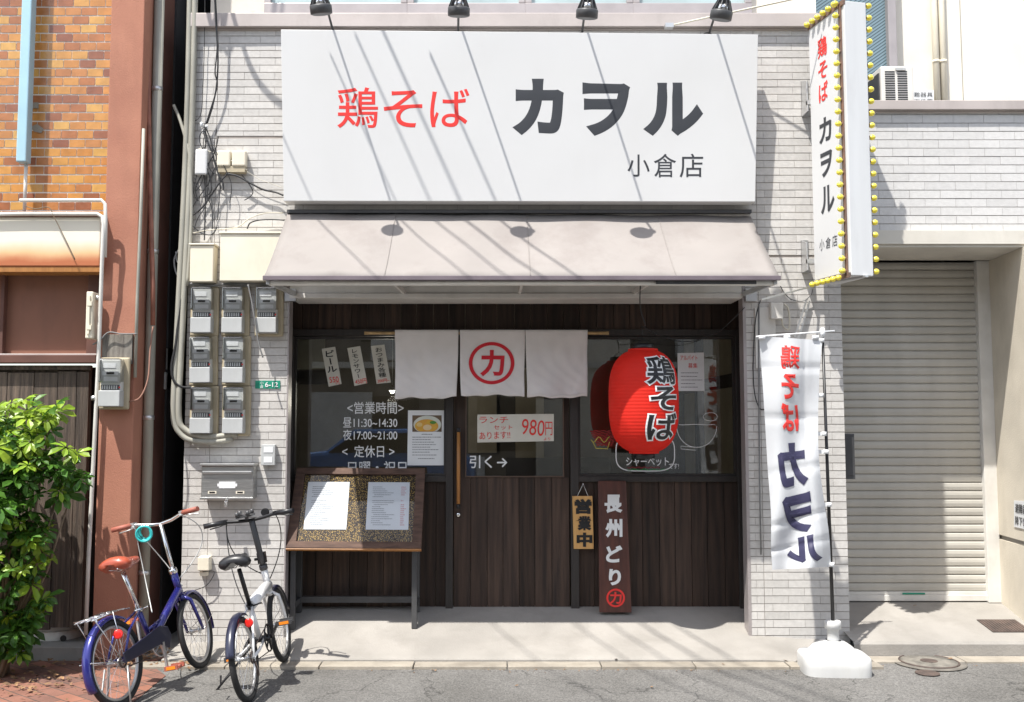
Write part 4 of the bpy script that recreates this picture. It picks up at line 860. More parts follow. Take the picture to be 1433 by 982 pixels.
for k in range(nsl):
    z_ = szb + .07 + k * hgt; vs = [(x, YSH + y, z_ + hgt * .965 * t) for x in (sx0, sx1 + .06) for y, t in pr]
    b.add(vs, [(i, i + 5, i + 6, i + 1) for i in range(4)])
b.box(sx0, sx1 + .06, YSH + .002, YSH + .02, szb, szt, 1)
b.build('roller_shutter', ['shutter', 'mortar_g'], rb)
b = MB(); b.box(sx0, sx1 + .05, YSH - .03, YSH - .002, szb, szb + .045); b.box(sx0, sx1 + .05, YSH - .02, YSH - .001, szb + .045, szb + .07); b.build('shutter_foot', 'offwhite', rb, bevel=.003)
b = MB(); fz = Z(831, YSH - .02); b.add([(X(1250, YSH), YSH - .033, szb + .047 + .004), (X(1281, YSH), YSH - .033, szb + .047 + .004), (X(1281, YSH), YSH - .033, szb + .064), (X(1250, YSH), YSH - .033, szb + .064)], [(0, 1, 2, 3)]); b.build('maker_strip', 'green', rb)
rx1 = X(1366, YSH, 500) + .03
b = MB(); b.box(sx1, sx1 + .1, YSH - .05, YSH + .05, szb - .01, szt + .02); b.box(sx1 + .1, sx1 + .13, YSH - .02, YSH + .05, szb, szt); b.build('guide_rail', 'offwhite', rb, bevel=.004)
xw = sx1 + .13
b = MB(); b.prism([(xw, YSH + .3, .1), (xw - .1, -.19, .1), (xw + 4, -.19, .1), (xw + 4, YSH + .3, .1)], (0, 0, Z(753, YSH) - .1)); b.build('side_wall_foot', 'cream_dirty', rb)
zg = Z(753, YSH)
b = MB(); b.prism([(xw + .006, YSH + .3, zg + .035), (xw - .1012, -.108, zg + .035), (xw + 4, -.108, zg + .035), (xw + 4, YSH + .3, zg + .035)], (0, 0, zl0 - zg - .036)); b.build('side_wall', 'cream_dirty', rb)
b = MB(); b.prism([(xw - .006, YSH + .02, zg - .0), (xw - .112, -.19, zg), (xw + 2, -.19, zg), (xw + 2, YSH + .02, zg)], (0, 0, .035)); b.build('dado_rail', mat('grey_dado', (.23, .21, .18), .6), rb)
YC = 1.25
b = MB(); b.box(XR + .3, 9, YC, YC + .3, Z(200, YC), 8); b.build('upper_wall', 'cream', rb)
b = MB(); b.box(XR + .02, 9, .3, YC, Z(200, .3) - .4, Z(200, .3) - .3); b.build('balcony_floor', 'concrete_g', rb)
wx1 = X(1241, YC - .1, 50)
b = MB(); b.box(wx1, wx1 + .07, YC - .14, YC - .001, 3.5, 7); b.build('window_frame', 'framealu', rb, bevel=.003)
b = MB(); b.box(XR + .0, wx1, YC - .08, YC - .06, 3.5, 7); b.build('window_pane', 'wired', rb)
t_ = thing('drain_conduit', 'pair of beige conduits running up the cream balcony wall', 'conduit', P(1312, 130, YC - .03))
for px in (1309, 1319):
    b = MB(); x = X(px, YC - .03, 70); b.tube([(x, YC - .035, 3.6), (x, YC - .035, 7)], .027, 14)
    for z_ in (4.13, 4.75): b.tube([(x, YC - .035, z_), (x, YC - .035, z_ + .025)], .031, 14)
    b.build('conduit_pipe', 'beige', t_)
b = MB(); b.box(X(1345, YC, 60) - .002, X(1345, YC, 60) + .003, YC - .003, YC, 3.5, 7); b.build('wall_joint', 'kerb', rb)
# AC unit on the balcony
YAC = .72; a0, a1 = P(1234, 143, YAC), P(1278, 92, YAC); ac = thing('air_conditioner', 'white outdoor air conditioner unit on the balcony behind the parapet', 'air conditioner', (a0.x, YAC, a0.z - .3))
b = MB(); b.box(a0.x, a1.x, YAC, YAC + .3, a0.z - .3, a1.z); b.build('casing', 'offwhite', ac, bevel=.01)
b = MB()
for k in range(16):
    z_ = a1.z - .045 - k * .0195
    for (u, v) in ((.12, .42), (.5, .8)): b.box(a0.x + (a1.x - a0.x) * u, a0.x + (a1.x - a0.x) * v, YAC - .003, YAC + .001, z_ - .009, z_)
b.build('grille_slot', 'black', ac)
b = MB(); b.box(a0.x + (a1.x - a0.x) * .44, a0.x + (a1.x - a0.x) * .75, YAC - .012, YAC, a1.z - .04, a1.z - .018); b.build('handle_recess', 'grey', ac)
b = MB(); b.box(a0.x - .012, a0.x, YAC + .03, YAC + .28, a0.z - .3, a1.z - .05); b.build('side_vent', 'dgrey', ac)
pp = [P(1277, 150, 1.2), P(1307, 150, 1.2), P(1307, 126, 1.2), P(1277, 126, 1.2)]
t = MB().prism(pp, (0, .01, 0)).build('escape_plate', 'paper', None, origin=pp[0]); tag(t, 'white plate with black characters beside the air conditioner, half hidden by the parapet', 'notice plate')
letter(glyphs('難器具', .0), frame_px(1279, 129, 1305, 135.5, 1.2), 'char', t, .003); letter(glyphs('下位置', .0), frame_px(1279, 138, 1305, 144.5, 1.2), 'char', t, .003)
# notice on side wall: lies on the perpendicular wall
nw = V((-1, .1058, 0)).normalized(); pw0 = V((xw + .006, YSH + .3, 1.2)); fr_ = [PN(x, y, pw0 + nw * .006, nw) for x, y in ((1419, 737), (1446, 743), (1446, 702), (1419, 700))]
t = MB().prism(fr_, -nw * .004).build('escape_notice', 'paper', None, origin=fr_[0]); tag(t, 'white notice with two lines of black characters on the right side wall', 'notice plate')
fA = (fr_[0] + (fr_[3] - fr_[0]) * .55, (fr_[1] - fr_[0]) * .8, (fr_[3] - fr_[0]) * .35, nw); letter(glyphs('避難器具', .02), (fA[0] + fA[1] * .1, fA[1], fA[2], nw), 'char', t, .003)
fA = (fr_[0] + (fr_[3] - fr_[0]) * .1, (fr_[1] - fr_[0]) * .8, (fr_[3] - fr_[0]) * .33, nw); letter(glyphs('降下位置', .02), (fA[0] + fA[1] * .1, fA[1], fA[2], nw), 'char', t, .003)
b = MB(); b.box(XR + .003, XR + .115, .12, .3, Z(670, .15), Z(607, .15)); b.box(XR + .012, XR + .105, .115, .12, Z(665, .15), Z(612, .15)); tag(b.build('meter_cabinet', 'dgrey', None, bevel=.008), 'dark grey rounded box on the side of the pillar by the shutter', 'utility box')

# ================================================================== PROJECTING SIGN
A0, A1 = V((2.285, -.13, 0)), V((2.385, -.57, 0)); fd = (A1 - A0); fl = fd.length; fd.normalize(); td = V((-fd.y, fd.x, 0))
zt_, zb_ = P(1134, 37, -.13).z, P(1184, 385, -.57).z; TH_ = .168
ps = thing('projecting_sign', 'tall white box sign jutting from the wall edged with yellow bulbs', 'sign', (A0.x, A0.y, zb_))
def Sg(u, w, z): return A0 + fd * (u * fl) + td * w + V((0, 0, z))
b = MB(); b.prism([Sg(0, 0, zb_), Sg(1, 0, zb_), Sg(1, TH_, zb_), Sg(0, TH_, zb_)], (0, 0, zt_ - zb_)); b.build('box', mat('sign_box_white', (.62, .63, .64), .45, var=.03, vs=2, stretch=(6, 6, .4), grime=.2, gs=5, gc=(.35, .34, .34)), ps, bevel=.004)
b = MB(); b.prism([Sg(.02, -.003, zb_ + .03), Sg(.86, -.003, zb_ + .03), Sg(.86, -.003, zt_ - .03), Sg(.02, -.003, zt_ - .03)], -td * .002); b.build('face_panel', 'white', ps)
b = MB(); b.prism([Sg(.885, -.002, zb_), Sg(.935, -.002, zb_), Sg(.935, -.002, zt_), Sg(.885, -.002, zt_)], -td * .012); b.prism([Sg(0, -.01, zt_ - .03), Sg(1, -.01, zt_ - .03), Sg(1, -.01, zt_ + .004), Sg(0, -.01, zt_ + .004)], td * .02); b.prism([Sg(0, -.004, zb_ - .012), Sg(1, -.004, zb_ - .012), Sg(1, -.004, zb_ + .02), Sg(0, -.004, zb_ + .02)], -td * .01); b.build('bulb_strip', 'bronze_strip', ps)
def sgt(ch, u0, u1, zt, zb, off, m):
    O = Sg(u0, -.006, zb); letter(glyphs(ch, off), (O, fd * (u1 - u0) * fl, V((0, 0, zt - zb)), -td), m, ps, .001)
def zz_(py): return P(1154, py, -.33).z
for ch, y0, y1 in (('鶏', 50, 78), ('そ', 84, 108), ('ば', 113, 140)): sgt(ch, .27, .53, zz_(y0), zz_(y1), .02, 'red')
for ch, y0, y1, u0, u1 in (('カ', 163, 198, .25, .60), ('ヲ', 211, 246, .27, .60), ('ル', 259, 297, .25, .63)): sgt(ch, u0, u1, zz_(y0), zz_(y1), .03, 'char')
for ch, u0, u1 in (('小', .18, .32), ('倉', .36, .50), ('店', .54, .68)): sgt(ch, u0, u1, zz_(331), zz_(347), .0, 'char')
bulb0 = MB(); bulb0.lathe([(.002, .026), (.013, .022), (.021, .011), (.0235, 0), (.021, -.011), (.014, -.02), (.011, -.024)], n=16); bulb0.lathe([(.012, -.022), (.012, -.036)], n=10, m=1)
bulb0 = bulb0.build('bulb', ['yellow', 'bronze_strip'], ps, local=True); firstb = True
def put(p, ax):
    global firstb
    o = bulb0 if firstb else bulb0.copy()
    if not firstb: col.objects.link(o)
    firstb = False; o.scale = (.86, .86, .86); o.location = p - wloc(ps); o.rotation_euler = V(ax).to_track_quat('Z', 'Y').to_euler()
nb = int((zt_ - zb_ - .03) / .0845)
for k in range(nb + 1):
    z_ = zb_ + .035 + k * .0845
    put(Sg(.91, -.042, z_), -td); put(Sg(.95, TH_ + .036, z_), td)
for k in range(6): put(Sg(.02 + k * .148, -.028, zb_ - .002), -td)
for k in range(6): put(Sg(.05 + k * .155, -.028, zt_ + .0), (-td + V((0, 0, .6))))
b = MB()
for (y0, y1) in ((160, 110), (380, 334)):
    b = MB(); q = P(1131, y0, -.06); z1_ = P(1131, y1, -.06).z; b.prism([(q.x - .03, -.005, q.z), (q.x - .03, -.005, z1_), (q.x - .03, -.12, z1_ - .04), (q.x - .03, -.14, q.z)], (.006, 0, 0)); b.box(q.x - .03, q.x + .02, -.012, -.004, q.z, z1_); b.box(q.x - .03, A0.x + .1, -.14, -.11, q.z + .05, q.z + .08)
    b.build('wall_bracket', 'alu', ps)
b = MB(); b.bar(P(1143, 397, -.16), P(1213, 386, -.56), .03, .012); b.bar(P(1143, 399, -.05), P(1065, 419, -.5), .012, .012); b.build('stay_bar', 'alu', ps)
cable('stay_cord', 'pale cord rising behind the rightmost spotlight towards the bulb edged sign', [P(937, 36, -.14), P(1010, 20, -.2), P(1140, -8, -.4)], .007, 'cable_w', 'cord')
b = MB(); q = P(936, 36, -.14); b.box(q.x - .03, q.x + .03, -.17, -.12, q.z - .02, q.z + .012); tag(b.build('cord_bracket', 'alu'), 'small metal bracket at the foot of the pale cord above the sign', 'bracket')

# ================================================================== NOBORI BANNER
gb = PZ(1163, 940, 0); YN0 = gb.y + .0
ban = thing('banner_flag', 'tall white cloth banner on a dark pole in a white weighted base', 'banner', (P(1166, 925, -.55).x, -.55, 0))
L_ = [(1062, 470), (1066, 520), (1070, 580), (1074, 650), (1079, 720), (1079, 765), (1081, 797)]; R_ = [(1150, 472), (1147, 520), (1146, 580), (1147, 640), (1155, 704), (1147, 745), (1162, 797)]
R_ = [(1151, 476), (1147, 520), (1145, 580), (1146, 640), (1153, 700), (1160, 745), (1163, 793)]
def edge(E_, v):
    t = v * (len(E_) - 1); i = min(int(t), len(E_) - 2); f = t - i; p0, p1, p2, p3 = [E_[max(0, min(len(E_) - 1, k))] for k in (i - 1, i, i + 1, i + 2)]
    return [.5 * ((2 * p1[c]) + (-p0[c] + p2[c]) * f + (2 * p0[c] - 5 * p1[c] + 4 * p2[c] - p3[c]) * f * f + (-p0[c] + 3 * p1[c] - 3 * p2[c] + p3[c]) * f ** 3) for c in (0, 1)]
YBN = -.62
def by(u, v): return YBN - .05 * math.sin(u * 3.1) * (.5 + v) + .035 * math.sin(u * 8 + v * 5 + .6) * (.35 + v) + .012 * math.sin(v * 16 + u * 3) + .012 * sum(math.exp(-((v - c) / .012) ** 2) for c in (.15, .345, .53, .72, .86)) + .01 * math.exp(-((u - .72 - .1 * v) / .03) ** 2)
def bp(u, v):
    l, r = edge(L_, v), edge(R_, v); return P(l[0] + (r[0] - l[0]) * u, l[1] + (r[1] - l[1]) * u, by(u, v))
b = MB(); nu, nv = 26, 70
b.add([bp(i / nu, j / nv) for j in range(nv + 1) for i in range(nu + 1)], [(j * (nu + 1) + i, j * (nu + 1) + i + 1, (j + 1) * (nu + 1) + i + 1, (j + 1) * (nu + 1) + i) for j in range(nv) for i in range(nu)], 0, True)
cl_ = b.build('cloth', 'banner', ban)
def bt(ch, u0, u1, v0, v1, off, m):
    vs, fs = unit(glyphs(ch, off)); vs, fs = subdivided(vs, fs, .12)
    for s_ in (-1, 1):
        b = MB(); b.add([bp(u0 + (1 - x) * (u1 - u0), v1 + (v0 - v1) * y) + V((0, s_ * .004 - .001 * w, 0)) for x, y, w in vs], fs, 0, True); b.build('lettering', m, cl_)
bt('鶏', .33, .65, .05, .155, .014, 'red'); bt('そ', .33, .64, .175, .275, .03, 'red'); bt('ば', .31, .63, .29, .395, .03, 'red')
bt('カ', .2, .76, .435, .59, .05, 'navy'); bt('ヲ', .22, .76, .615, .80, .05, 'navy'); bt('ル', .26, .86, .82, .955, .05, 'navy')
p_t, p_b = P(1151, 466, YBN + .02), P(1166, 880, -.56)
b = MB(); b.tube([p_t, p_t.lerp(p_b, .5), p_b], [.0085, .011, .0125], 12); b.build('pole', 'black', ban)
b = MB(); b.tube([P(1058, 471, YBN - .0), P(1168, 463, YBN + .02)], .006, 10); b.lathe([(.016, -.025), (.018, 0), (.016, .03), (.01, .035)], p_t, 16); b.build('crossbar', 'paper', ban)
b = MB()
for (px, py) in ((1150, 476), (1149, 553), (1153, 607), (1156, 632), (1160, 706), (1164, 790)):
    q = P(px, py, YBN + .015); b.tube([q + V((0, 0, -.014)), q + V((0, 0, .014))], .0165, 12); b.box(q.x - .06, q.x, q.y - .004, q.y, q.z - .012, q.z + .012)
for px in (1066, 1101, 1141): q = P(px, 472, YBN); b.tube([q + V((-.02, 0, 0)), q + V((.02, 0, 0))], .014, 10)
b.build('fabric_loop', 'paper', ban)
bc = V((P(1166, 925, -.55).x, -.56, 0)); b = MB()
def rrect(hx, hy, rad, z, arch=0):
    pts = []
    for k in range(48):
        q = 2 * math.pi * (k + .5) / 48; c_, s_ = math.cos(q), math.sin(q); n_ = 5.0
        x, y = hx * math.copysign(abs(c_) ** (2 / n_), c_), hy * math.copysign(abs(s_) ** (2 / n_), s_)
        zz = z + (arch * max(0, 1 - abs(x / .045)) if abs(y) > hy * .8 else arch * max(0, 1 - abs(y / .045)) if abs(x) > hx * .9 else 0)
        pts.append(bc + V((x * 1.0 + y * .08, y - x * .08, zz)))
    return pts
lv = [(.212, .172, .0, .03), (.214, .174, .05, 0), (.213, .173, .098, 0), (.207, .167, .112, 0), (.195, .155, .118, 0), (.155, .135, .122, 0), (.14, .12, .135, 0), (.115, .10, .165, 0), (.075, .07, .19, 0), (.045, .045, .2, 0)]; vs = []
for hx, hy, z_, ar in lv: vs += rrect(hx, hy, .05, z_, ar)
k8 = 48; b.add(vs, [(i * k8 + j, i * k8 + (j + 1) % k8, (i + 1) * k8 + (j + 1) % k8, (i + 1) * k8 + j) for i in range(len(lv) - 1) for j in range(k8)], 0, True)
b.lathe([(.043, .19), (.038, .205), (.036, .27), (.052, .275), (.052, .32), (.046, .326)], bc, 24)
o = b.build('weighted_base', 'baseplastic', ban); 

# ================================================================== METERS AND BOXES ON THE LEFT PILLAR
def make_meter(loc, label, w=.208, h=.362, group='electric meters on beige boards'):
    t = thing('electric_meter', label, 'electric meter', loc, group); x, y, z = loc; hw = w / 2
    b = MB(); b.box(x - hw, x + hw, y - .03, y, z, z + h); b.build('backing_board', 'beige_d', t, bevel=.012)
    b = MB(); b.box(x - .072, x + .068, y - .085, y - .03, z + .03, z + h - .02); b.build('meter_body', 'greyl', t, bevel=.006)
    b = MB(); b.box(x - .055, x + .03, y - .088, y - .085, z + .285, z + .318); b.box(x - .06, x + .05, y - .09, y - .085, z + .235, z + .262); b.box(x - .05, x + .045, y - .088, y - .085, z + .195, z + .225); b.build('dial_plate', 'paper', t)
    b = MB(); b.box(x - .03, x + .022, y - .093, y - .09, z + .242, z + .256); b.build('display', 'black', t)
    b = MB(); b.box(x - .066, x + .06, y - .092, y - .085, z + .135, z + .168)
    for k in range(7): b.box(x - .058 + k * .016, x - .05 + k * .016, y - .096, y - .092, z + .138, z + .165, 1)
    b.build('terminal_block', ['dgrey', 'grey'], t)
    b = MB(); b.box(x - .075, x + .07, y - .125, y - .031, z + .182, z + h - .012); b.build('clear_cover', 'meterglass', t, bevel=.012)
    b = MB(); b.box(x - .076, x + .072, y - .112, y - .031, z + .02, z + .13); b.build('terminal_cover', 'grey', t, bevel=.005)
    b = MB(); b.box(x + .06, x + .068, y - .1, y - .094, z + .146, z + .156); b.build('seal', 'red', t)
    return t
m0 = None
names = [(287, 471, 'top row meter nearest the alley'), (330, 471, 'top row meter in the middle of the three'), (377, 471, 'top row meter under the awning corner, rightmost of all'), (286, 540, 'middle row meter next to the alley with a key hanging from it'), (331, 540, 'middle row meter on the right above the green plate height'), (286, 610, 'bottom row meter on the left with large clear window'), (331, 610, 'bottom row meter on the right above the cream conduits')]
for px, py, lab in names:
    q = P(px, py, -.01)
    if m0 is None: m0 = make_meter((q.x, -.01, q.z), lab); m0['group'] = 'electric meters stacked on the tiled pillar'
    else: dup(m0, (q.x, -.01, q.z), lab, rot=(0, R(random.uniform(-1.6, 1.6)), 0))
q = P(161, 573, YP - .03); make_meter((q.x, YP - .03, q.z), 'single grey electric meter on the terracotta pilaster', group=None)
for px, py, nm in ((223, 517, 'upper small grey meter on the dark alley side wall'), (219, 545, 'lower small grey meter on the dark alley side wall')):
    q = P(px, py, .25); b = MB(); b.box(pxr + .06, q.x + .06, .22, .36, q.z, q.z + .16 - (.03 if py > 530 else 0)); tag(b.build('small_meter', 'grey', None, bevel=.01), nm, 'electric meter')
def wbox(name, label, cat, x0, y0, x1, y1, dep, m, bev=.006, lid=False, yb=-.006):
    q0, q1 = P(x0, y1, yb - dep), P(x1, y0, yb - dep); b = MB(); b.box(q0.x, q1.x, yb - dep, yb, q0.z, q1.z); t = tag(b.build(name, m, None, bevel=bev), label, cat)
    if lid: c = MB(); c.box(q0.x - .008, q1.x + .008, yb - dep - .01, yb, q1.z + .001, q1.z + .014); c.build('lid', m, t, bevel=.003)
    return t
t = wbox('junction_box', 'narrow cream box above the first electric meter', 'junction box', 265, 343, 299, 394, .11, 'beige', lid=True)
t = wbox('distribution_box', 'wide cream distribution box half hidden behind the awning edge', 'distribution box', 307, 327, 408, 393, .13, 'beige', lid=True)
wbox('white_cover_box', 'white rounded plastic box tangled in cables high on the pillar', 'junction box', 272, 208, 290, 244, .07, 'white', .012)
wbox('beige_cover_box', 'left one of two beige cover boxes among the cables', 'junction box', 303, 210, 322, 232, .06, 'beige', .01); wbox('beige_cover_box', 'right one of two beige cover boxes among the cables', 'junction box', 324, 210, 344, 232, .06, 'beige', .01)
wbox('terminal_base', 'beige slotted terminal base under the two cover boxes', 'junction box', 305, 232, 343, 241, .05, 'beige_d', .003)
t = wbox('gas_meter_box', 'small grey window box on the tiles right of the mailbox', 'utility box', 365, 622, 385, 651, .05, 'grey', .004)
b = MB(); q0, q1 = P(369, 633, -.058), P(382, 625, -.058); b.box(q0.x, q1.x, -.0585, -.056, q0.z, q1.z); q0, q1 = P(369, 647, -.058), P(381, 639, -.058); b.box(q0.x, q1.x, -.0585, -.056, q0.z, q1.z); b.build('label_window', 'paper', t)
mbx = wbox('mailbox', 'stainless steel mailbox with white name label on the tiled pillar', 'mailbox', 281, 652, 355, 698, .11, 'steel', .006)
q0, q1 = P(281, 698, -.116), P(355, 652, -.116)
b = MB(); b.box(q0.x - .008, q1.x + .008, -.135, -.004, q1.z + .001, q1.z + .018); b.box(q0.x + .01, q1.x - .01, -.132, -.1165, q1.z - .055, q1.z - .035); b.box(q0.x - .004, q1.x + .004, -.13, -.1165, q0.z - .004, q0.z + .012); b.build('flap', 'steel', mbx, bevel=.003)
b = MB(); q = P(318, 679, -.117); b.box(q.x - .058, q.x + .058, -.119, -.1165, q.z - .02, q.z + .026); b.box(q.x - .07, q.x + .07, -.1185, -.1165, q.z - .008, q.z + .012); b.build('name_label', 'paper', mbx)
b = MB()
for px in (297, 336): q = P(px, 689, -.117); b.box(q.x - .03, q.x + .03, -.119, -.1165, q.z - .01, q.z + .01, 0); b.box(q.x - .02, q.x + .02, -.1205, -.119, q.z - .004, q.z + .006, 1)
b.build('peep_slot', ['beige', 'black'], mbx)
b = MB(); q = P(317, 699, -.135); b.box(q.x - .012, q.x + .012, -.15, -.13, q.z - .05, q.z - .01); b.tube([(q.x - .007, -.14, q.z - .01), (q.x, -.14, q.z + .015), (q.x + .007, -.14, q.z - .01)], .003, 6); b.build('padlock', 'chrome', mbx, bevel=.003)
t = wbox('address_plate', 'small green address plate with white numbers beside the meters', 'plate', 357, 532.5, 392, 543.5, .004, 'green', 0)
letter(glyphs('6-12', .02), frame_px(371, 534.5, 389, 541.5, -.011), 'whitepaint', t, .002); letter(column('小倉', .0), frame_px(364, 533.5, 369, 543, -.011), 'whitepaint', t, .002)
t = wbox('vent_cover', 'cream plastic vent hood low on the tiled pillar', 'vent cover', 276, 779, 293, 799, .07, 'beige', .008)
q0, q1 = P(279, 806, -.05), P(290, 799, -.05); b = MB(); b.box(q0.x, q1.x, -.05, -.006, q0.z, q1.z); b.build('outlet', 'beige', t, bevel=.003)
# right pillar fittings
t = wbox('cable_box', 'cream plastic cable box on the right pillar above the banner', 'junction box', 1079, 423, 1096, 446, .06, 'offwhite', .006)
wbox('blank_plate', 'pale blank plate on the right pillar half behind the banner', 'plate', 1058, 430, 1085, 515, .012, 'offwhite', .003)
b = MB()
for (x0, y0, x1, y1) in ((1129, 418, 1112, 472), (1133, 421, 1118, 472)): b.bar(P(x0, y0, -.03), P(x1, y1, -.03), .01, .012)
for k in range(6): b.bar(P(1129.5 - k * 2.9, 426 + k * 9, -.035), P(1132.5 - k * 2.6, 427 + k * 9, -.035), .004, .012)
tag(b.build('perforated_strap', 'alu'), 'slanted perforated metal strap on the right pillar behind the banner top', 'bracket')
cable('looping_cable', 'grey cable sagging in a loop from the projecting sign to the cream cable box', [P(1137, 405, -.04), P(1135, 412, -.04), P(1124, 421, -.03), P(1108, 419, -.03), P(1098, 410, -.02), P(1092, 400, -.02)], .004, 'cable_g')
cable('u_shaped_cable', 'white cable hooking down below the cream cable box', [P(1094, 446, -.04), P(1096, 456, -.03), P(1103, 461, -.03), P(1105, 450, -.03), P(1103, 432, -.03), P(1097, 425, -.03)], .006, 'cable_w')
cable('thin_drop_cable', 'thin black cable hanging from the awning down the right pillar', [P(1064, 420, -.02), P(1057, 450, -.02), P(1054, 510, -.02), P(1056, 550, -.02), P(1063, 571, -.02), P(1070, 573, -.02)], .004)
b = MB(); b.tube([P(1062, 425, -.02), P(1062, 560, -.02), P(1063, 680, -.02), P(1065, 776, -.02)], .006, 8); tag(b.build('conduit', 'cable_g'), 'slim grey conduit down the right pillar behind the banner', 'conduit')

# ================================================================== CABLES ON THE LEFT
co = []
for i, (o_, lab) in enumerate(((0, 'left grey conduit along the shop corner beside the alley'), (9, 'right grey conduit along the shop corner beside the alley'))):
    b = MB(); d = o_ * .8
    pts = [P(266 + d, -20, -.04), P(263 + d, 120, -.04), P(258 + d, 260, -.04), P(251 + d, 400, -.05), P(246 + d, 500, -.06), P(243 + d, 560, -.07), P(244 + d, 590, -.07), P(252 + d, 606 - i * 5, -.07), P(268 + d, 616 - i * 7, -.07), P(300, 618 - i * 7, -.06), P(326 + i * 6, 614 - i * 7, -.05)]
    cable('conduit', lab, pts, .021, 'conduit', 'conduit', 'conduits down the shop corner', n=12)
cable('hose', 'loose grey hose end poking out of the alley by the conduits', [P(243, 147, .0), P(252, 168, -.02), P(260, 195, -.04), P(266, 225, -.05), P(268, 300, -.05), P(262, 400, -.06)], .012, 'conduit', 'hose', n=10)
cable('black_conduit', 'black corrugated cable bulging beside the meters at the alley edge', [P(262, 390, -.05), P(252, 430, -.06), P(246, 480, -.08), P(240, 512, -.09), P(243, 532, -.09), P(254, 541, -.08), P(268, 542, -.06)], .009)
cable('black_cable', 'thick black cable dropping from the roof to the insulators', [P(300, -20, -.12), P(302, 30, -.1), P(305, 80, -.08), P(303, 120, -.06), P(297, 150, -.05), P(290, 172, -.04)], .006)
cable('black_cable', 'second black cable twisting round the thick one down to the insulators', [P(301, -20, -.1), P(304, 60, -.08), P(301, 100, -.08), P(304, 120, -.06), P(294, 155, -.05), P(288, 174, -.04)], .005)
cable('black_cable', 'thin straight black wire near the left edge of the tiled wall', [P(287, -20, -.05), P(286, 60, -.03), P(284, 120, -.03), P(281, 160, -.03), P(268, 172, -.03), P(258, 182, -.05)], .0028)
cable('black_cable', 'black cable running from the cover boxes to the lower corner of the signboard', [P(316, 243, -.05), P(332, 246, -.05), P(352, 257, -.05), P(368, 265, -.05), P(386, 269, -.05), P(396, 273, -.08)], .0075)
cable('black_cable', 'black cable hooking down below the right cover box', [P(338, 244, -.05), P(349, 258, -.04), P(354, 268, -.03), P(350, 275, -.03), P(342, 280, -.03)], .004)
cable('black_cable', 'black cable running diagonally from the cover boxes to the alley corner', [P(322, 240, -.05), P(310, 252, -.05), P(296, 272, -.05), P(283, 290, -.05), P(270, 301, -.05), P(262, 304, -.05)], .006)
for i, (pts, lab, r) in enumerate((
    ([(286, 176), (290, 196), (297, 214), (303, 236), (312, 256), (312, 266)], 'black cable curling from insulators behind the cover boxes', .006),
    ([(288, 178), (296, 200), (300, 226), (306, 246), (309, 264)], 'second black cable of the tangle left of the cover boxes', .005),
    ([(284, 180), (288, 205), (286, 240), (288, 270), (296, 290), (298, 320)], 'thin black cable falling past the white box to the cream boxes', .0035),
    ([(289, 232), (288, 262), (287, 300), (286, 336)], 'straight black cable dropping to the narrow cream box', .005),
    ([(272, 248), (276, 262), (284, 266), (288, 258)], 'small wire loop under the white rounded box', .0025),
    ([(262, 310), (272, 318), (282, 326), (296, 328), (304, 318)], 'black cable loop just above the wide cream box', .004),
    ([(300, 240), (288, 262), (274, 282), (264, 300)], 'black cable slanting below the white rounded box', .004),
    ([(270, 326), (290, 322), (330, 318), (350, 305), (372, 298), (396, 298)], 'white cable arching over the wide cream box to the awning', .004),
    ([(346, 320), (350, 312), (362, 308), (380, 307), (398, 308)], 'dark cable lying over the wide cream box next to the awning', .005),
    ([(278, 208), (300, 214), (330, 228), (346, 238)], 'cream cord crossing in front of the two cover boxes', .004),
    ([(346, 240), (362, 250), (380, 257), (394, 262)], 'thin white cord running to the signboard corner', .0022),
    ([(262, 398), (276, 396), (292, 400), (330, 396), (372, 398), (398, 400)], 'grey cable bundle running above the top row of meters', .008),
    ([(250, 350), (244, 362), (246, 380), (256, 396), (270, 398)], 'grey cable loop bulging at the alley edge by the cream box', .006),
    ([(252, 344), (262, 346), (266, 358), (258, 370), (248, 366), (246, 352)], 'coiled grey cable hanging at the alley edge', .005),
    ([(347, 398), (352, 420), (357, 450), (362, 480), (368, 500)], 'flat perforated strap hanging between the meters', .006),
    ([(284, 800), (300, 800), (290, 818), (272, 826), (258, 830)], 'thin wire trailing from the vent hood to the alley', .003))):
    m = 'cable_w' if 'white' in lab[:6] or 'cream cord' in lab or 'thin white' in lab else 'cable_g' if 'grey' in lab or 'strap' in lab else 'cable'
    cable('wall_cable', lab, pc(pts, [-.05 - (.09 if 396 <= y <= 500 and 340 < x < 380 and 'strap' in lab else 0) for x, y in pts]), r, m)
for k in range(9):
    x0, y0 = random.uniform(282, 306), random.uniform(176, 230); pts = [(x0, y0)]
    for q in range(4): x0 += random.uniform(-14, 16); y0 += random.uniform(10, 34); pts.append((max(264, min(345, x0)), min(y0, 322)))
    cable('wall_cable', ('thin', 'slack', 'kinked')[k % 3] + ' black wire number %s in the tangle around the white and beige cover boxes' % ('one two three four five six seven eight nine'.split()[k]), pc(pts, -.05 - .006 * (k % 4)), random.uniform(.002, .0045), group='thin wires in the tangle by the cover boxes')
b = MB()
for px, py in ((282, 174), (289, 178), (285, 184)): b.lathe([(.004, -.018), (.014, -.014), (.009, 0), (.014, .01), (.005, .018)], P(px, py, -.04), 12)
tag(b.build('insulator_cluster', 'paper'), 'cluster of small white insulators where the cables meet on the wall', 'insulators')
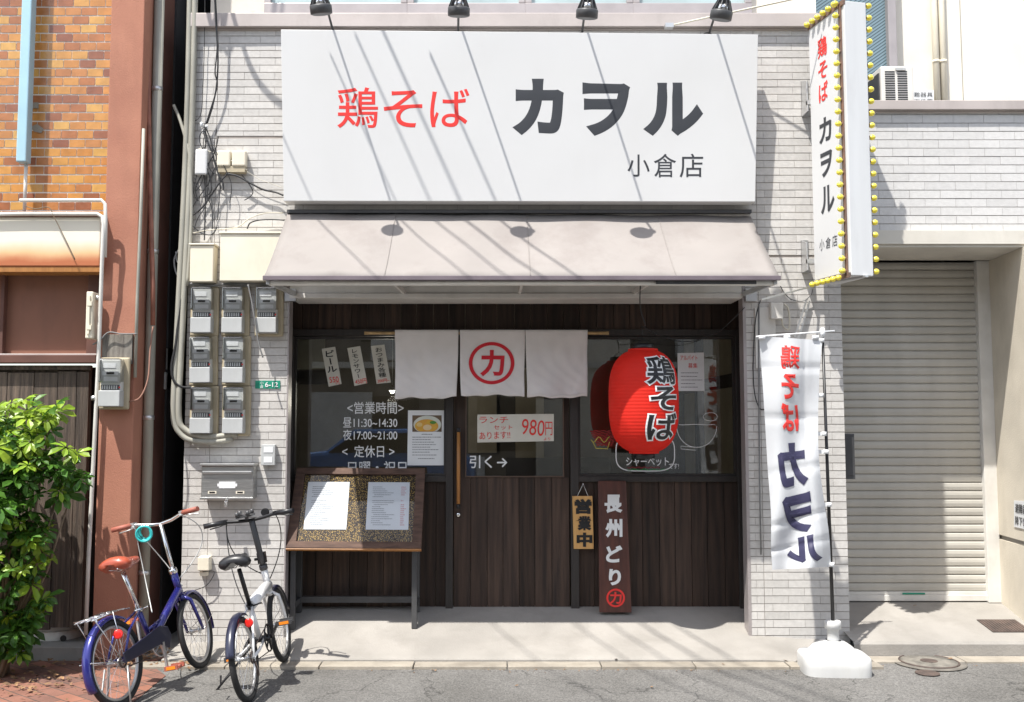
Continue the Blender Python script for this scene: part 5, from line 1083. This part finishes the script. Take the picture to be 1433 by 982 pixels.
# overhead service cables high above the street: their shadows fall on the sign, awning and road
def overhead(pS, slope_k, cx_, r, t0=1.55, l0=-3, l1=9):
    s0_ = pS + SUN * (t0 / SUN.z); c = V((cx_, -1, slope_k)).normalized(); return [s0_ + c * l0, s0_ + c * ((l0 + l1) / 2) + V((0, 0, -.04)), s0_ + c * l1]
for i, (px, py, k, cx_, r, t0) in enumerate(((500, 160, .6, .15, .007, 1.9), (548, 160, .62, .15, .009, 2.6), (575, 130, .62, .16, .012, 2.4), (640, 160, .6, .15, .010, 1.9), (420, 240, .6, .15, .006, 2.2))):
    pS = P(px, py, -.2); pts = overhead(pS, k, cx_, r, t0, -.55 * t0 * .2, 9)
    cable('overhead_cable', 'black overhead service cable high above the street in front of the sign', pts, r, group='overhead service cables above the frame')
for i, (px, py, t0, rr) in enumerate(((302, 40, 1.3, .016), (312, 48, 1.35, .012), (342, 80, 1.5, .018))):
    pS = P(px, py, 0); top = pS + SUN * (t0 / SUN.z)
    if i < 2: pts = [top + V((-.1, -.05, 1.2)), top, top + V((.06, 0, -.12)), top + V((.1, 0, .2)), top + V((.1, -.1, 1.3))]
    else: pts = [top + V((-.15, 0, .7)), top + V((0, 0, .05)), top + V((.17, 0, -.27)), top + V((.42, 0, -.42)), top + V((.75, 0, -.40)), top + V((1.0, 0, .0))]
    cable('overhead_cable', 'black overhead cable sagging above the left end of the sign', pts, rr, group='sagging overhead cables above the frame')

# ================================================================== STREET FITTINGS
mh = thing('manhole_cover', 'round concrete manhole cover at the kerb in front of the shutter', 'manhole cover', PZ(1302, 927, .004))
c0 = PZ(1300, 927, .004); b = MB(); b.lathe([(.235, 0), (.235, .006), (.22, .007)], c0, 48); b.build('collar', mat('aged_cover_concrete', (.17, .155, .135), .9, var=.2, vs=9, grime=.4, gs=6), mh)
b = MB(); b.lathe([(.18, .007), (.18, .011), (.1, .012)], c0, 40); b.build('lid', mat('worn_cover_concrete', (.2, .185, .16), .9, var=.25, vs=14, grime=.5, gs=8), mh)
b = MB(); b.torus(c0 + V((0, 0, .009)), (0, 0, 1), .187, .006, n=48); b.lathe([(.055, .012), (.055, .0145)], c0, 20); b.build('ring', 'iron', mh)
c0 = PZ(1298, 942, .004); b = MB(); b.lathe([(.075, 0), (.075, .005), (.07, .006)], c0, 32); tag(b.build('valve_cover', 'iron'), 'small rusty round valve cover in the asphalt below the manhole', 'valve cover')
q = [V((3.42, -.02, 0)), V((3.86, -.02, 0)), V((3.9, .24, 0)), V((3.40, .24, 0))]
q = [P(1384, 868, .12), P(1433, 870, .12), P(1433, 887, -.05), P(1408, 888, -.05)]
x0_, x1_ = 3.52, 3.80; b = MB()
zf = lambda y: .108 + (.243 - .108) * (y + .185) / .805 + .004
b.prism([(x0_, -.03, zf(-.03)), (x1_, -.03, zf(-.03)), (x1_, .2, zf(.2)), (x0_, .2, zf(.2))], (0, 0, .004))
for k in range(12): x = x0_ + .015 + k * .022; b.prism([(x, -.02, zf(-.02) + .004), (x + .008, -.02, zf(-.02) + .004), (x + .008, .19, zf(.19) + .004), (x, .19, zf(.19) + .004)], (0, 0, .003))
tag(b.build('drain_grate', 'iron'), 'rusty brown rectangular drain cover on the apron by the right wall', 'drain cover')
b = MB()
for k in range(620):
    if k < 330: px, py, z = random.gauss(195, 60), random.uniform(908, 932), .012
    elif k < 570: px, py, z = random.gauss(20, 70), random.gauss(945, 16), .012
    else: px, py, z = random.gauss(258, 16), random.uniform(914, 936), .012
    if px > 285: continue
    c = PZ(px, py, z); a = random.uniform(0, 6.3); s_ = random.uniform(.008, .028); ux = V((math.cos(a), math.sin(a), random.uniform(-.3, .3))) * s_; uy = V((-math.sin(a), math.cos(a), random.uniform(-.3, .5))) * s_ * .5
    c.z += .008; b.add([c - ux, c + uy + V((0, 0, .004)), c + ux, c - uy], [(0, 1, 2, 3)])
for (px, py, z) in ((723, 960, .006), (862, 923, .03), (806, 908, .06), (1330, 922, .02), (1100, 925, .02), (1070, 924, .02), (740, 887, .1), (1280, 848, .23), (912, 962, .004), (1012, 930, .02)):
    c = PZ(px, py, z); a = random.uniform(0, 6.3); s_ = random.uniform(.012, .022); ux = V((math.cos(a), math.sin(a), .2)) * s_; uy = V((-math.sin(a), math.cos(a), .3)) * s_ * .5; c.z += .006
    b.add([c - ux, c + uy, c + ux, c - uy], [(0, 1, 2, 3)])
for k in range(140):                                          # grit and leaf crumbs gathered along the gutter
    x_ = random.uniform(-2.2, 4.2); c = V((x_, -.53 - abs(random.gauss(0, .04)) if x_ < 2.1 else -.38 - abs(random.gauss(0, .05)), .006)); a = random.uniform(0, 6.3); s_ = random.uniform(.003, .009); ux = V((math.cos(a), math.sin(a), .2)) * s_; uy = V((-math.sin(a), math.cos(a), .3)) * s_ * .6
    b.add([c - ux, c + uy, c + ux, c - uy], [(0, 1, 2, 3)])
o = b.build('leaf_litter', 'dry'); tag(o, 'scattered dry brown leaves on the paving by the shrub and bicycles', 'fallen leaves', kind='stuff')

# ================================================================== SHRUB
sh = thing('leafy_shrub', 'tall bushy shrub of glossy palmate leaves against the plank wall', 'shrub', (P(20, 900, -.6).x, -.7, 0))
blobs = [(18, 588, 34), (58, 590, 20), (74, 574, 10), (38, 640, 38), (88, 648, 26), (106, 672, 15), (5, 660, 56), (82, 692, 12), (18, 735, 36), (46, 768, 22), (56, 796, 14), (12, 800, 38), (28, 850, 24), (62, 838, 10), (2, 870, 34), (-40, 620, 60), (-50, 720, 60), (-45, 820, 60), (36, 893, 10), (14, 900, 22), (-12, 905, 26), (44, 868, 14), (62, 735, 9)]
lf = [MB(), MB()]
for (px, py, r) in blobs:
    n_ = max(4, int(r * r / 38))
    for k in range(n_):
        a = random.uniform(0, 6.283); rr = r * math.sqrt(random.random()); dy = random.uniform(-1, 1) * r * .0046
        c = P(px + rr * math.cos(a), py + rr * math.sin(a), -.72 + dy)
        yng = 1 if (py + rr * math.sin(a) < 635 and random.random() < .8) or (random.random() < .16) or (720 < py < 800 and px > 35 and random.random() < .4) else 0
        up = V((random.uniform(-.6, .6), random.uniform(-1.0, .15), random.uniform(.35, 1.1))).normalized(); e1 = up.orthogonal().normalized(); e2 = up.cross(e1); nl = random.randint(6, 8); L0 = random.choice((.06, .08, .1, .12)) * random.uniform(.85, 1.1); ph = random.uniform(0, 6)
        for q in range(nl):
            w = ph + 6.283 * q / nl + random.uniform(-.12, .12); d = (e1 * math.cos(w) + e2 * math.sin(w)); s_ = up.cross(d); L = L0 * random.uniform(.75, 1.1); dr = random.uniform(.12, .5)
            def pt(t, side): return c + d * (L * t) - up * (L * dr * t * t) + s_ * side + V((0, 0, -.0)) + up * (abs(side) * .35)
            W = L * .21
            vs = [pt(.12, 0), pt(.45, W * .75), pt(.45, 0), pt(.45, -W * .75), pt(.78, W), pt(.78, 0), pt(.78, -W), pt(1.02, 0)]
            lf[yng].add(vs, [(0, 1, 2), (0, 2, 3), (1, 4, 5, 2), (2, 5, 6, 3), (4, 7, 5), (5, 7, 6)])
lf[0].build('foliage', 'leaf', sh); lf[1].build('young_foliage', 'leaf_y', sh)
b = MB()
root = V((sh.location.x - .05, -.7, 0))
for (px, py, r) in blobs:
    e = P(px, py, -.7); m_ = root.lerp(e, .5) + V((random.uniform(-.06, .06), random.uniform(-.04, .04), .05)); b.tube([root + V((random.uniform(-.05, .05), random.uniform(-.05, .05), 0)), m_, e], [.014, .009, .004], 7)
b.build('stem', 'bark', sh)

# ================================================================== BICYCLES
def make_bike(name, label, rear, front, wb, steer, spec):
    t = thing(name, label, 'bicycle'); T = None
    r = .245; hd = V((0, 0, r))
    def wheel(cx, S, nm):
        TM = S @ Matrix.Translation((cx, 0, r)) if S else Matrix.Translation((cx, 0, r))
        b = MB(TM); b.torus((0, 0, 0), (0, 1, 0), r - .018, .0185, n=56, k=12); ty = b.build('wheel', 'rubber', t, local=True)
        b = MB(TM); b.torus((0, 0, 0), (0, 1, 0), r - .042, .010, n=56, k=8); b.build('rim', 'alu', ty, local=True)
        b = MB(TM)
        for k in range(28):
            q = 2 * math.pi * k / 28; s_ = .028 if k % 2 else -.028; q2 = q + (.5 if k % 4 < 2 else -.5); b.tube([(.022 * math.cos(q2), s_, .022 * math.sin(q2)), ((r - .05) * math.cos(q), 0, (r - .05) * math.sin(q))], .0011, 4, caps=False)
        b.build('spoke', 'chrome', ty, local=True)
        b = MB(TM); b.lathe([(.02, -.034), (.026, -.03), (.012, -.02), (.012, .02), (.026, .03), (.02, .034)], n=16, axis=(0, 1, 0)); b.tube([(0, -.06, 0), (0, .06, 0)], .007, 8); b.build('hub', 'alu', ty, local=True)
    ht, hb = V((wb - .155, 0, .66)), V((wb - .115, 0, .50)); ax = (ht - hb).normalized()
    S = Matrix.Translation(hb) @ Matrix.Rotation(R(steer), 4, ax) @ Matrix.Translation(-hb)
    wheel(0, None, 'w'); wheel(wb, S, 'w')
    bb = V((.37, 0, .27)); st_ = spec['seat']; fm = spec['frame']; sp = (st_ - bb)
    b = MB()
    stt = bb + sp * .48
    b.tube([bb, stt], .017, 12); b.tube([bb + V((0, 0, .02)) if spec['low'] else stt, hb + ax * .04], spec['tube'], 14)
    if spec['low']: b.tube([stt - sp * .3, bb + V((.12, 0, .12))], .012, 10)
    b.tube([hb, ht], .023, 14)
    for s_ in (-1, 1):
        b.tube([bb + V((0, s_ * .03, 0)), V((.16, s_ * .05, .25)), V((0, s_ * .058, r))], .0095, 8); b.tube([stt + V((0, s_ * .012, 0)), V((.1, s_ * .05, .40)), V((0, s_ * .058, r))], .0075, 8)
    b.build('frame', fm, t, local=True)
    b = MB(S); b.tube([hb + V((0, 0, -.0)), hb + V((.012, 0, -.03))], .022, 10)
    for s_ in (-1, 1): b.tube([hb + V((.008, 0, -.01)), hb + V((.02, s_ * .05, -.045)), V((wb - .02, s_ * .052, .3)), V((wb, s_ * .055, r))], [.014, .013, .011, .009], 10)
    b.build('fork', fm, t, local=True)
    b = MB(); b.tube([stt, st_], .0135, 12); b.lathe([(.022, -.012), (.022, .012)], stt, 14, sp); b.tube([stt + V((0, -.02, 0)), stt + V((-.005, -.075, .01))], .005, 6); b.build('seat_post', spec['post'], t, local=True)
    # saddle
    b = MB(); pr = []; nS_ = 14; secs = [(-.135, .04, .018), (-.125, .085, .038), (-.09, .1, .052), (-.045, .09, .052), (0, .062, .044), (.05, .036, .034), (.10, .027, .028), (.135, .02, .02), (.145, .006, .008)]
    vs = []
    for (x, w, h) in secs:
        for k in range(nS_):
            q = 2 * math.pi * k / nS_; zz = h * math.sin(q); vs.append(st_ + V((x + .02, w * math.cos(q), .045 + (zz if zz > 0 else zz * (.9 if abs(math.cos(q)) > .55 else -.1)) + .012 * (abs(x) / .14) ** 2)))
    b.add(vs, [(i * nS_ + j, i * nS_ + (j + 1) % nS_, (i + 1) * nS_ + (j + 1) % nS_, (i + 1) * nS_ + j) for i in range(len(secs) - 1) for j in range(nS_)] + [tuple(range(nS_)), tuple((len(secs) - 1) * nS_ + j for j in range(nS_))], 0, True)
    o = b.build('saddle', spec['saddle'], t, local=True); 
    b = MB()
    for s_ in (-1, 1): b.tube([st_ + V((-.09, s_ * .03, .03)), st_ + V((0, s_ * .02, .012)), st_ + V((.1, s_ * .01, .035))], .0035, 6)
    b.build('rails', 'chrome', o, local=True)
    # stem and bar
    tp_ = spec['bar']; b = MB(S); b.tube([ht, ht + (tp_ - ht) * .25, tp_], spec['stemr'], 12); b.lathe([(.027, -.012), (.027, .018), (.02, .02)], ht, 16, ax); b.build('stem', spec['stem'], t, local=True)
    hw = .285; b = MB(S); bar = []
    for s_ in (-1, 1): pass
    rise = spec['rise']
    ps_ = [tp_ + V(p) for p in ((-.05 - .02, -hw, rise), (-.03, -.17, rise), (.0, -.08, rise * .3), (0, 0, 0), (.0, .08, rise * .3), (-.03, .17, rise), (-.07, hw, rise))]
    b.tube(ps_, .0115, 12); hb_ = b.build('handlebar', spec['barm'], t, local=True)
    for s_ in (-1, 1):
        g0, g1 = tp_ + V((-.07, s_ * hw, rise)), tp_ + V((-.038, s_ * (hw - .115), rise)); g1 = g0.lerp(tp_ + V((-.03, s_ * .17, rise)), 1.05); b = MB(S); b.tube([g0 + (g0 - g1) * .06, g1], .0165, 14); b.build('grip', spec['grip'], hb_, local=True)
        b = MB(S); b.tube([g1 + V((.02, 0, 0)), g1 + V((.045, s_ * .0, -.012)), g0.lerp(g1, .55) + V((.06, 0, -.025)), g0.lerp(g1, .1) + V((.05, 0, -.03))], [.006, .006, .005, .004], 7); b.box(g1.x - .018, g1.x + .03, g1.y - .012, g1.y + .012, g1.z - .014, g1.z + .014); b.build('brake_lever', 'alu' if spec['low'] else 'black', hb_, local=True)
    # cables
    for k, (p0, pm, p1) in enumerate(spec['cables']):
        b = MB(S if k < 2 else None); q = []
        P0, P1, P2 = V(p0), V(pm), V(p1)
        for i in range(15): tt = i / 14; q.append(P0 * (1 - tt) ** 2 + P1 * 2 * tt * (1 - tt) + P2 * tt * tt)
        b.tube(q, .0035, 6); b.build('brake_cable', spec['cablem'], t, local=True)
    # crank
    b = MB(); b.tube([bb + V((0, -.07, 0)), bb + V((0, .07, 0))], .02, 12); b.torus(bb + V((0, -.055, 0)), (0, 1, 0), .082, .005, n=40, k=6)
    for q in range(5): b.bar(bb + V((0, -.055, 0)), bb + V((.08 * math.cos(q * 1.257), -.055, .08 * math.sin(q * 1.257))), .012, .004)
    ca = R(spec['crank']); cv = V((math.cos(ca), 0, math.sin(ca))) * .155
    for s_ in (-1, 1): b.bar(bb + V((0, s_ * .075, 0)), bb + V((0, s_ * .085, 0)) + cv * (-s_), .016, .012, up=V((0, 1, 0)))
    cr = b.build('crankset', 'alu' if spec['low'] else 'black', t, local=True)
    for s_ in (-1, 1):
        c = bb + V((0, s_ * .135, 0)) + cv * (-s_); b = MB(); b.box(c.x - .035, c.x + .035, c.y - .045, c.y + .045, c.z - .012, c.z - .006); b.box(c.x - .04, c.x - .034, c.y - .045, c.y + .045, c.z - .014, c.z + .014); b.box(c.x + .034, c.x + .04, c.y - .045, c.y + .045, c.z - .014, c.z + .014); b.tube([c - V((0, s_ * .06, 0)), c + V((0, s_ * .045, 0))], .009, 8); pd = b.build('pedal', spec['pedal'], t, local=True)
        b = MB(); b.box(c.x - .0425, c.x - .040, c.y - .03, c.y + .03, c.z - .009, c.z + .009); b.box(c.x + .040, c.x + .0425, c.y - .03, c.y + .03, c.z - .009, c.z + .009); b.build('pedal_reflector', 'orange', pd, local=True)
    b = MB(); b.torus((.0, -.05, r), (0, 1, 0), .03, .006, n=20, k=6); b.tube([(0, -.052, r + .03), bb + V((0, -.055, .078))], .0035, 5); b.tube([(0, -.052, r - .03), bb + V((0, -.055, -.078))], .0035, 5); b.tube([(.0, -.06, r - .03), (.02, -.065, r - .08), (.01, -.065, r - .11)], .007, 6); b.build('chain', 'iron', t, local=True)
    if spec['low']:
        b = MB(); b.prism([(-.01, -.078, r - .01), (bb.x - .02, -.078, bb.z - .01), (bb.x + .06, -.078, bb.z - .05), (bb.x + .1, -.078, bb.z + .02), (bb.x + .07, -.078, bb.z + .08), (bb.x, -.078, bb.z + .1), (-.02, -.078, r + .05)], (0, .012, 0)); b.build('chain_guard', 'bikenavy', t, bevel=.004, local=True)
    # fenders
    def fender(cx, a0, a1, S_, m):
        b = MB(Matrix(S_) @ Matrix.Translation((cx, 0, r)) if S_ else Matrix.Translation((cx, 0, r))); nn = 26; vs = []
        for i in range(nn + 1):
            q = R(a0 + (a1 - a0) * i / nn)
            for w, dr in ((-.027, -.012), (-.019, .003), (0, .008), (.019, .003), (.027, -.012)): rr = r + .014 + dr; vs.append((rr * math.cos(q), w, rr * math.sin(q)))
        b.add(vs, [(i * 5 + j, i * 5 + j + 1, (i + 1) * 5 + j + 1, (i + 1) * 5 + j) for i in range(nn) for j in range(4)], 0, True)
        o = b.build('fender', m, t, local=True); md = o.modifiers.new('s', 'SOLIDIFY'); md.thickness = .002; md.offset = 1; return o
    fr_ = fender(0, 60, spec['fr1'], None, spec['fend']); fender(wb, -8 if spec['low'] else 10, 118, S, spec['fend'])
    b = MB(); q = R(168)
    for s_ in (-1, 1): b.tube([(0, s_ * .06, r), ((r + .015) * math.cos(q), s_ * .034, r + (r + .015) * math.sin(q))], .0025, 6)
    b.build('fender_stay', 'chrome', fr_, local=True)
    b = MB(S); q = R(15)
    for s_ in (-1, 1): b.tube([(wb, s_ * .06, r), (wb + (r + .015) * math.cos(q), s_ * .034, r + (r + .015) * math.sin(q))], .0025, 6)
    b.build('front_fender_stay', 'chrome', t, local=True)
    if spec['low']:                                          # carrier rack
        b = MB(); z = r + .29
        for y in (-.055, -.02, .02, .055): b.tube([(.13, y, z - .01), (.02, y, z), (-.22, y, z - .015)], .004, 6)
        for x in (.08, -.04, -.14, -.22): b.tube([(x, -.058, z - .004), (x, .058, z - .004)], .004, 6)
        for s_ in (-1, 1): b.tube([(-.03, s_ * .057, z), (0, s_ * .065, r)], .004, 6); b.tube([(-.2, s_ * .057, z - .01), (-.03, s_ * .066, r + .02)], .003, 6)
        b.build('carrier_rack', 'chrome', t, local=True)
        b = MB(); b.lathe([(.027, 0), (.027, .007), (.022, .01), (.004, .0105)], (-.03, -.068, .405), 20, (-.75, -.5, .1)); b.build('tail_reflector', 'reflector', t, local=True)
        b = MB(S); tpc = tp_ + V((-.03, .10, -.0)); 
        for k in range(3): b.torus(tpc + V((-.012 * k + .01, 0, -.03 - .004 * k)), (1, .3 * (k - 1), .1), .042 + .003 * k, .007, n=28, k=8)
        b.build('coil_lock', 'teal', hb_, local=True)
    else:
        b = MB(); b.lathe([(.026, 0), (.026, .007), (.02, .01), (.004, .011)], (.04, -.05, .44), 20, (-1, -.1, .1)); b.bar((.05, -.04, .44), (.12, -.0, .44), .012, .012); b.build('tail_light', 'reflector', t, local=True)
        b = MB(S); b.box(tp_.x - .06, tp_.x + .03, -.02, .085, tp_.z + .03, tp_.z + .042); b.bar(tp_ + V((0, .03, 0)), tp_ + V((0, .03, .035)), .02, .02)
        for s_ in ((-.07, .0), (-.07, .07), (.04, .0), (.04, .08)): b.bar(tp_ + V((-.015, .035, .036)), tp_ + V((s_[0], s_[1], .05)), .012, .01); b.lathe([(.012, 0), (.012, .03)], tp_ + V((s_[0], s_[1], .04)), 10)
        b.build('phone_holder', 'dgrey', hb_, local=True)
        b = MB(S); b.lathe([(.024, -.02), (.027, 0), (.024, .02), (.01, .03)], tp_ + V((.02, -.09, .035)), 16, (1, 0, 0)); b.build('bell', 'black', hb_, local=True)
        b = MB(); b.bar((.33, .04, .25), (.22, .30, .01), .012, .012); b.build('kickstand', 'black', t, local=True)
        b = MB(); b.tube([(-.02, .06, .2), (.0, .16, .12), (.06, .17, .16)], .006, 6); b.build('derailleur_guard', 'black', t, local=True)
        b = MB(S); b.tube([ht + V((0, -.03, .06)), ht + V((0, .05, .06))], .009, 8); b.box(ht.x - .022, ht.x + .022, -.026, .026, ht.z + .03, ht.z + .1); b.build('stem_latch', 'black', t, local=True)
    if spec['low']:
        b = MB(); b.bar((.02, .06, .24), (.04, .13, .01), .012, .012); b.tube([(.0, .075, .22), (-.06, .1, .012), (-.06, -.1, .012), (.0, -.075, .22)], .006, 8); b.build('kickstand', 'alu', t, local=True)
    d = front - rear; ang = math.atan2(d.y, d.x)
    slope = math.atan2(front.z - rear.z, wb)
    t.location = rear; t.rotation_euler = (R(spec['lean']), -slope, ang)
    return t
rr_ = PZ(171, 990, .0); ff = PZ(270, 939, .02); dd = (ff - rr_); dd.z = 0; print('blue wb', dd.length)
wb1 = .87; ff2 = rr_ + dd.normalized() * wb1; ff2.z = .012; rr_.z = .006
tp1 = V((wb1 - .2, 0, .975))
make_bike('blue_bicycle', 'metallic blue small wheeled bicycle with orange brown saddle and teal coil lock', rr_, ff2, wb1, 9, dict(seat=V((.20, 0, .735)), frame='bikeblue', low=True, tube=.025, post='chrome', saddle='saddle', bar=tp1, stemr=.013, stem='chrome', barm='chrome', grip='grip', rise=.035,
    cables=[((wb1 - .25, -.16, 1.0), (wb1 + .1, -.30, .85), (wb1 - .1, 0, .6)), ((wb1 - .25, .16, 1.0), (wb1 + .05, .12, .72), (wb1 - .06, .0, .55)), ((wb1 - .25, .16, .98), (wb1 - .1, .24, .5), (.45, .02, .45))], cablem='greyl', crank=-95, pedal='grip', fr1=205, fend='bikeblue', lean=-12))
r2 = PZ(351, 981, .0); f2 = PZ(389, 936, .02); dd = f2 - r2; dd.z = 0; print('white wb', dd.length); wb2 = .86; f3 = r2 + dd.normalized() * wb2; f3.z = .022
tp2 = V((wb2 - .25, 0, .985))
make_bike('folding_bicycle', 'white folding bicycle with black saddle, black bars and phone holder', r2, f3, wb2, 1, dict(seat=V((.18, 0, .74)), frame='bikewhite', low=False, tube=.034, post='black', saddle='bsaddle', bar=tp2, stemr=.02, stem='dgrey', barm='black', grip='bsaddle', rise=.02,
    cables=[((wb2 - .26, -.16, 1.0), (wb2 + .02, -.16, .8), (wb2 - .1, 0, .55)), ((wb2 - .26, .16, 1.0), (wb2 - .15, .25, .75), (wb2 - .12, 0, .6)), ((wb2 - .28, .16, .98), (wb2 - .3, .2, .6), (.4, .02, .4))], cablem='cable', crank=20, pedal='dgrey', fr1=165, fend='bikenavy', lean=-10))

# ================================================================== ACROSS THE STREET (seen only as reflections in the glass)
ob = thing('opposite_building', 'pale apartment block across the street seen reflected in the shop glass', 'building', (0, -17, 0))
b = MB(); b.box(-14, 14, -22, -17, 0, 8.5); b.build('wall', mat('grey_brown_wall', (.2, .17, .14), .9, var=.2, vs=1.5), ob)
b = MB(); b.box(1.0, 3.4, -17.4, -16.6, 0, 8.4); b.box(-6.3, -5.5, -17.4, -16.7, 0, 8.4); b.build('pale_pier', 'cream_dirty', ob)
b = MB()
for k in range(9):
    for f in range(3): x = -12.5 + k * 3; b.box(x, x + 1.5, -17.03, -16.98, .9 + f * 2.8, 2.3 + f * 2.8)
b.build('window', 'cargl', ob)
for k, (x, z) in enumerate(((-9.3, 3.2), (-3.2, 3.2), (4.6, 3.3), (-1.2, .1), (5.4, .1))):
    b = MB(); b.box(x, x + .9, -16.96, -16.6, z, z + .65); b.build('air_conditioner', 'offwhite', ob)
b = MB(); b.box(-5.0, -3.2, -17.05, -16.95, 0, 2.4); b.box(3.8, 6.0, -17.05, -16.95, 0, 2.5); b.build('door', 'offwhite', ob)
b = MB(); b.box(-13.9, 13.9, -17.3, -16.5, 3.0, 3.15); b.box(-13.9, 13.9, -17.3, -16.5, 5.8, 5.95); b.build('balcony_edge', 'ledge', ob)
cr = thing('parked_car', 'blue hatchback parked across the street seen reflected in the left window', 'car', (-2.4, -12.2, 0))
b = MB(); prf = [(-2.0, .3), (-2.0, .8), (-1.75, .98), (-1.0, 1.05), (-.45, 1.48), (.95, 1.5), (1.6, 1.0), (1.95, .9), (2.0, .3)]
b.prism([(-2.4 + x, -11.4, z) for x, z in prf], (0, -1.6, 0)); b.build('body', 'carblue', cr, bevel=.08)
b = MB(); b.prism([(-2.4 + x, -11.39, z) for x, z in ((-.95, 1.02), (-.42, 1.4), (.9, 1.42), (1.35, 1.02))], (0, .004, 0)); b.build('side_window', 'cargl', cr)
for x in (-1.25, 1.25): b = MB(); b.torus((-2.4 + x, -11.45, .31), (0, 1, 0), .22, .09, n=30); b.lathe([(.2, 0), (.18, .03)], (-2.4 + x, -11.4, .31), 24, (0, 1, 0), m=1); b.build('wheel', ['rubber', 'alu'], cr)
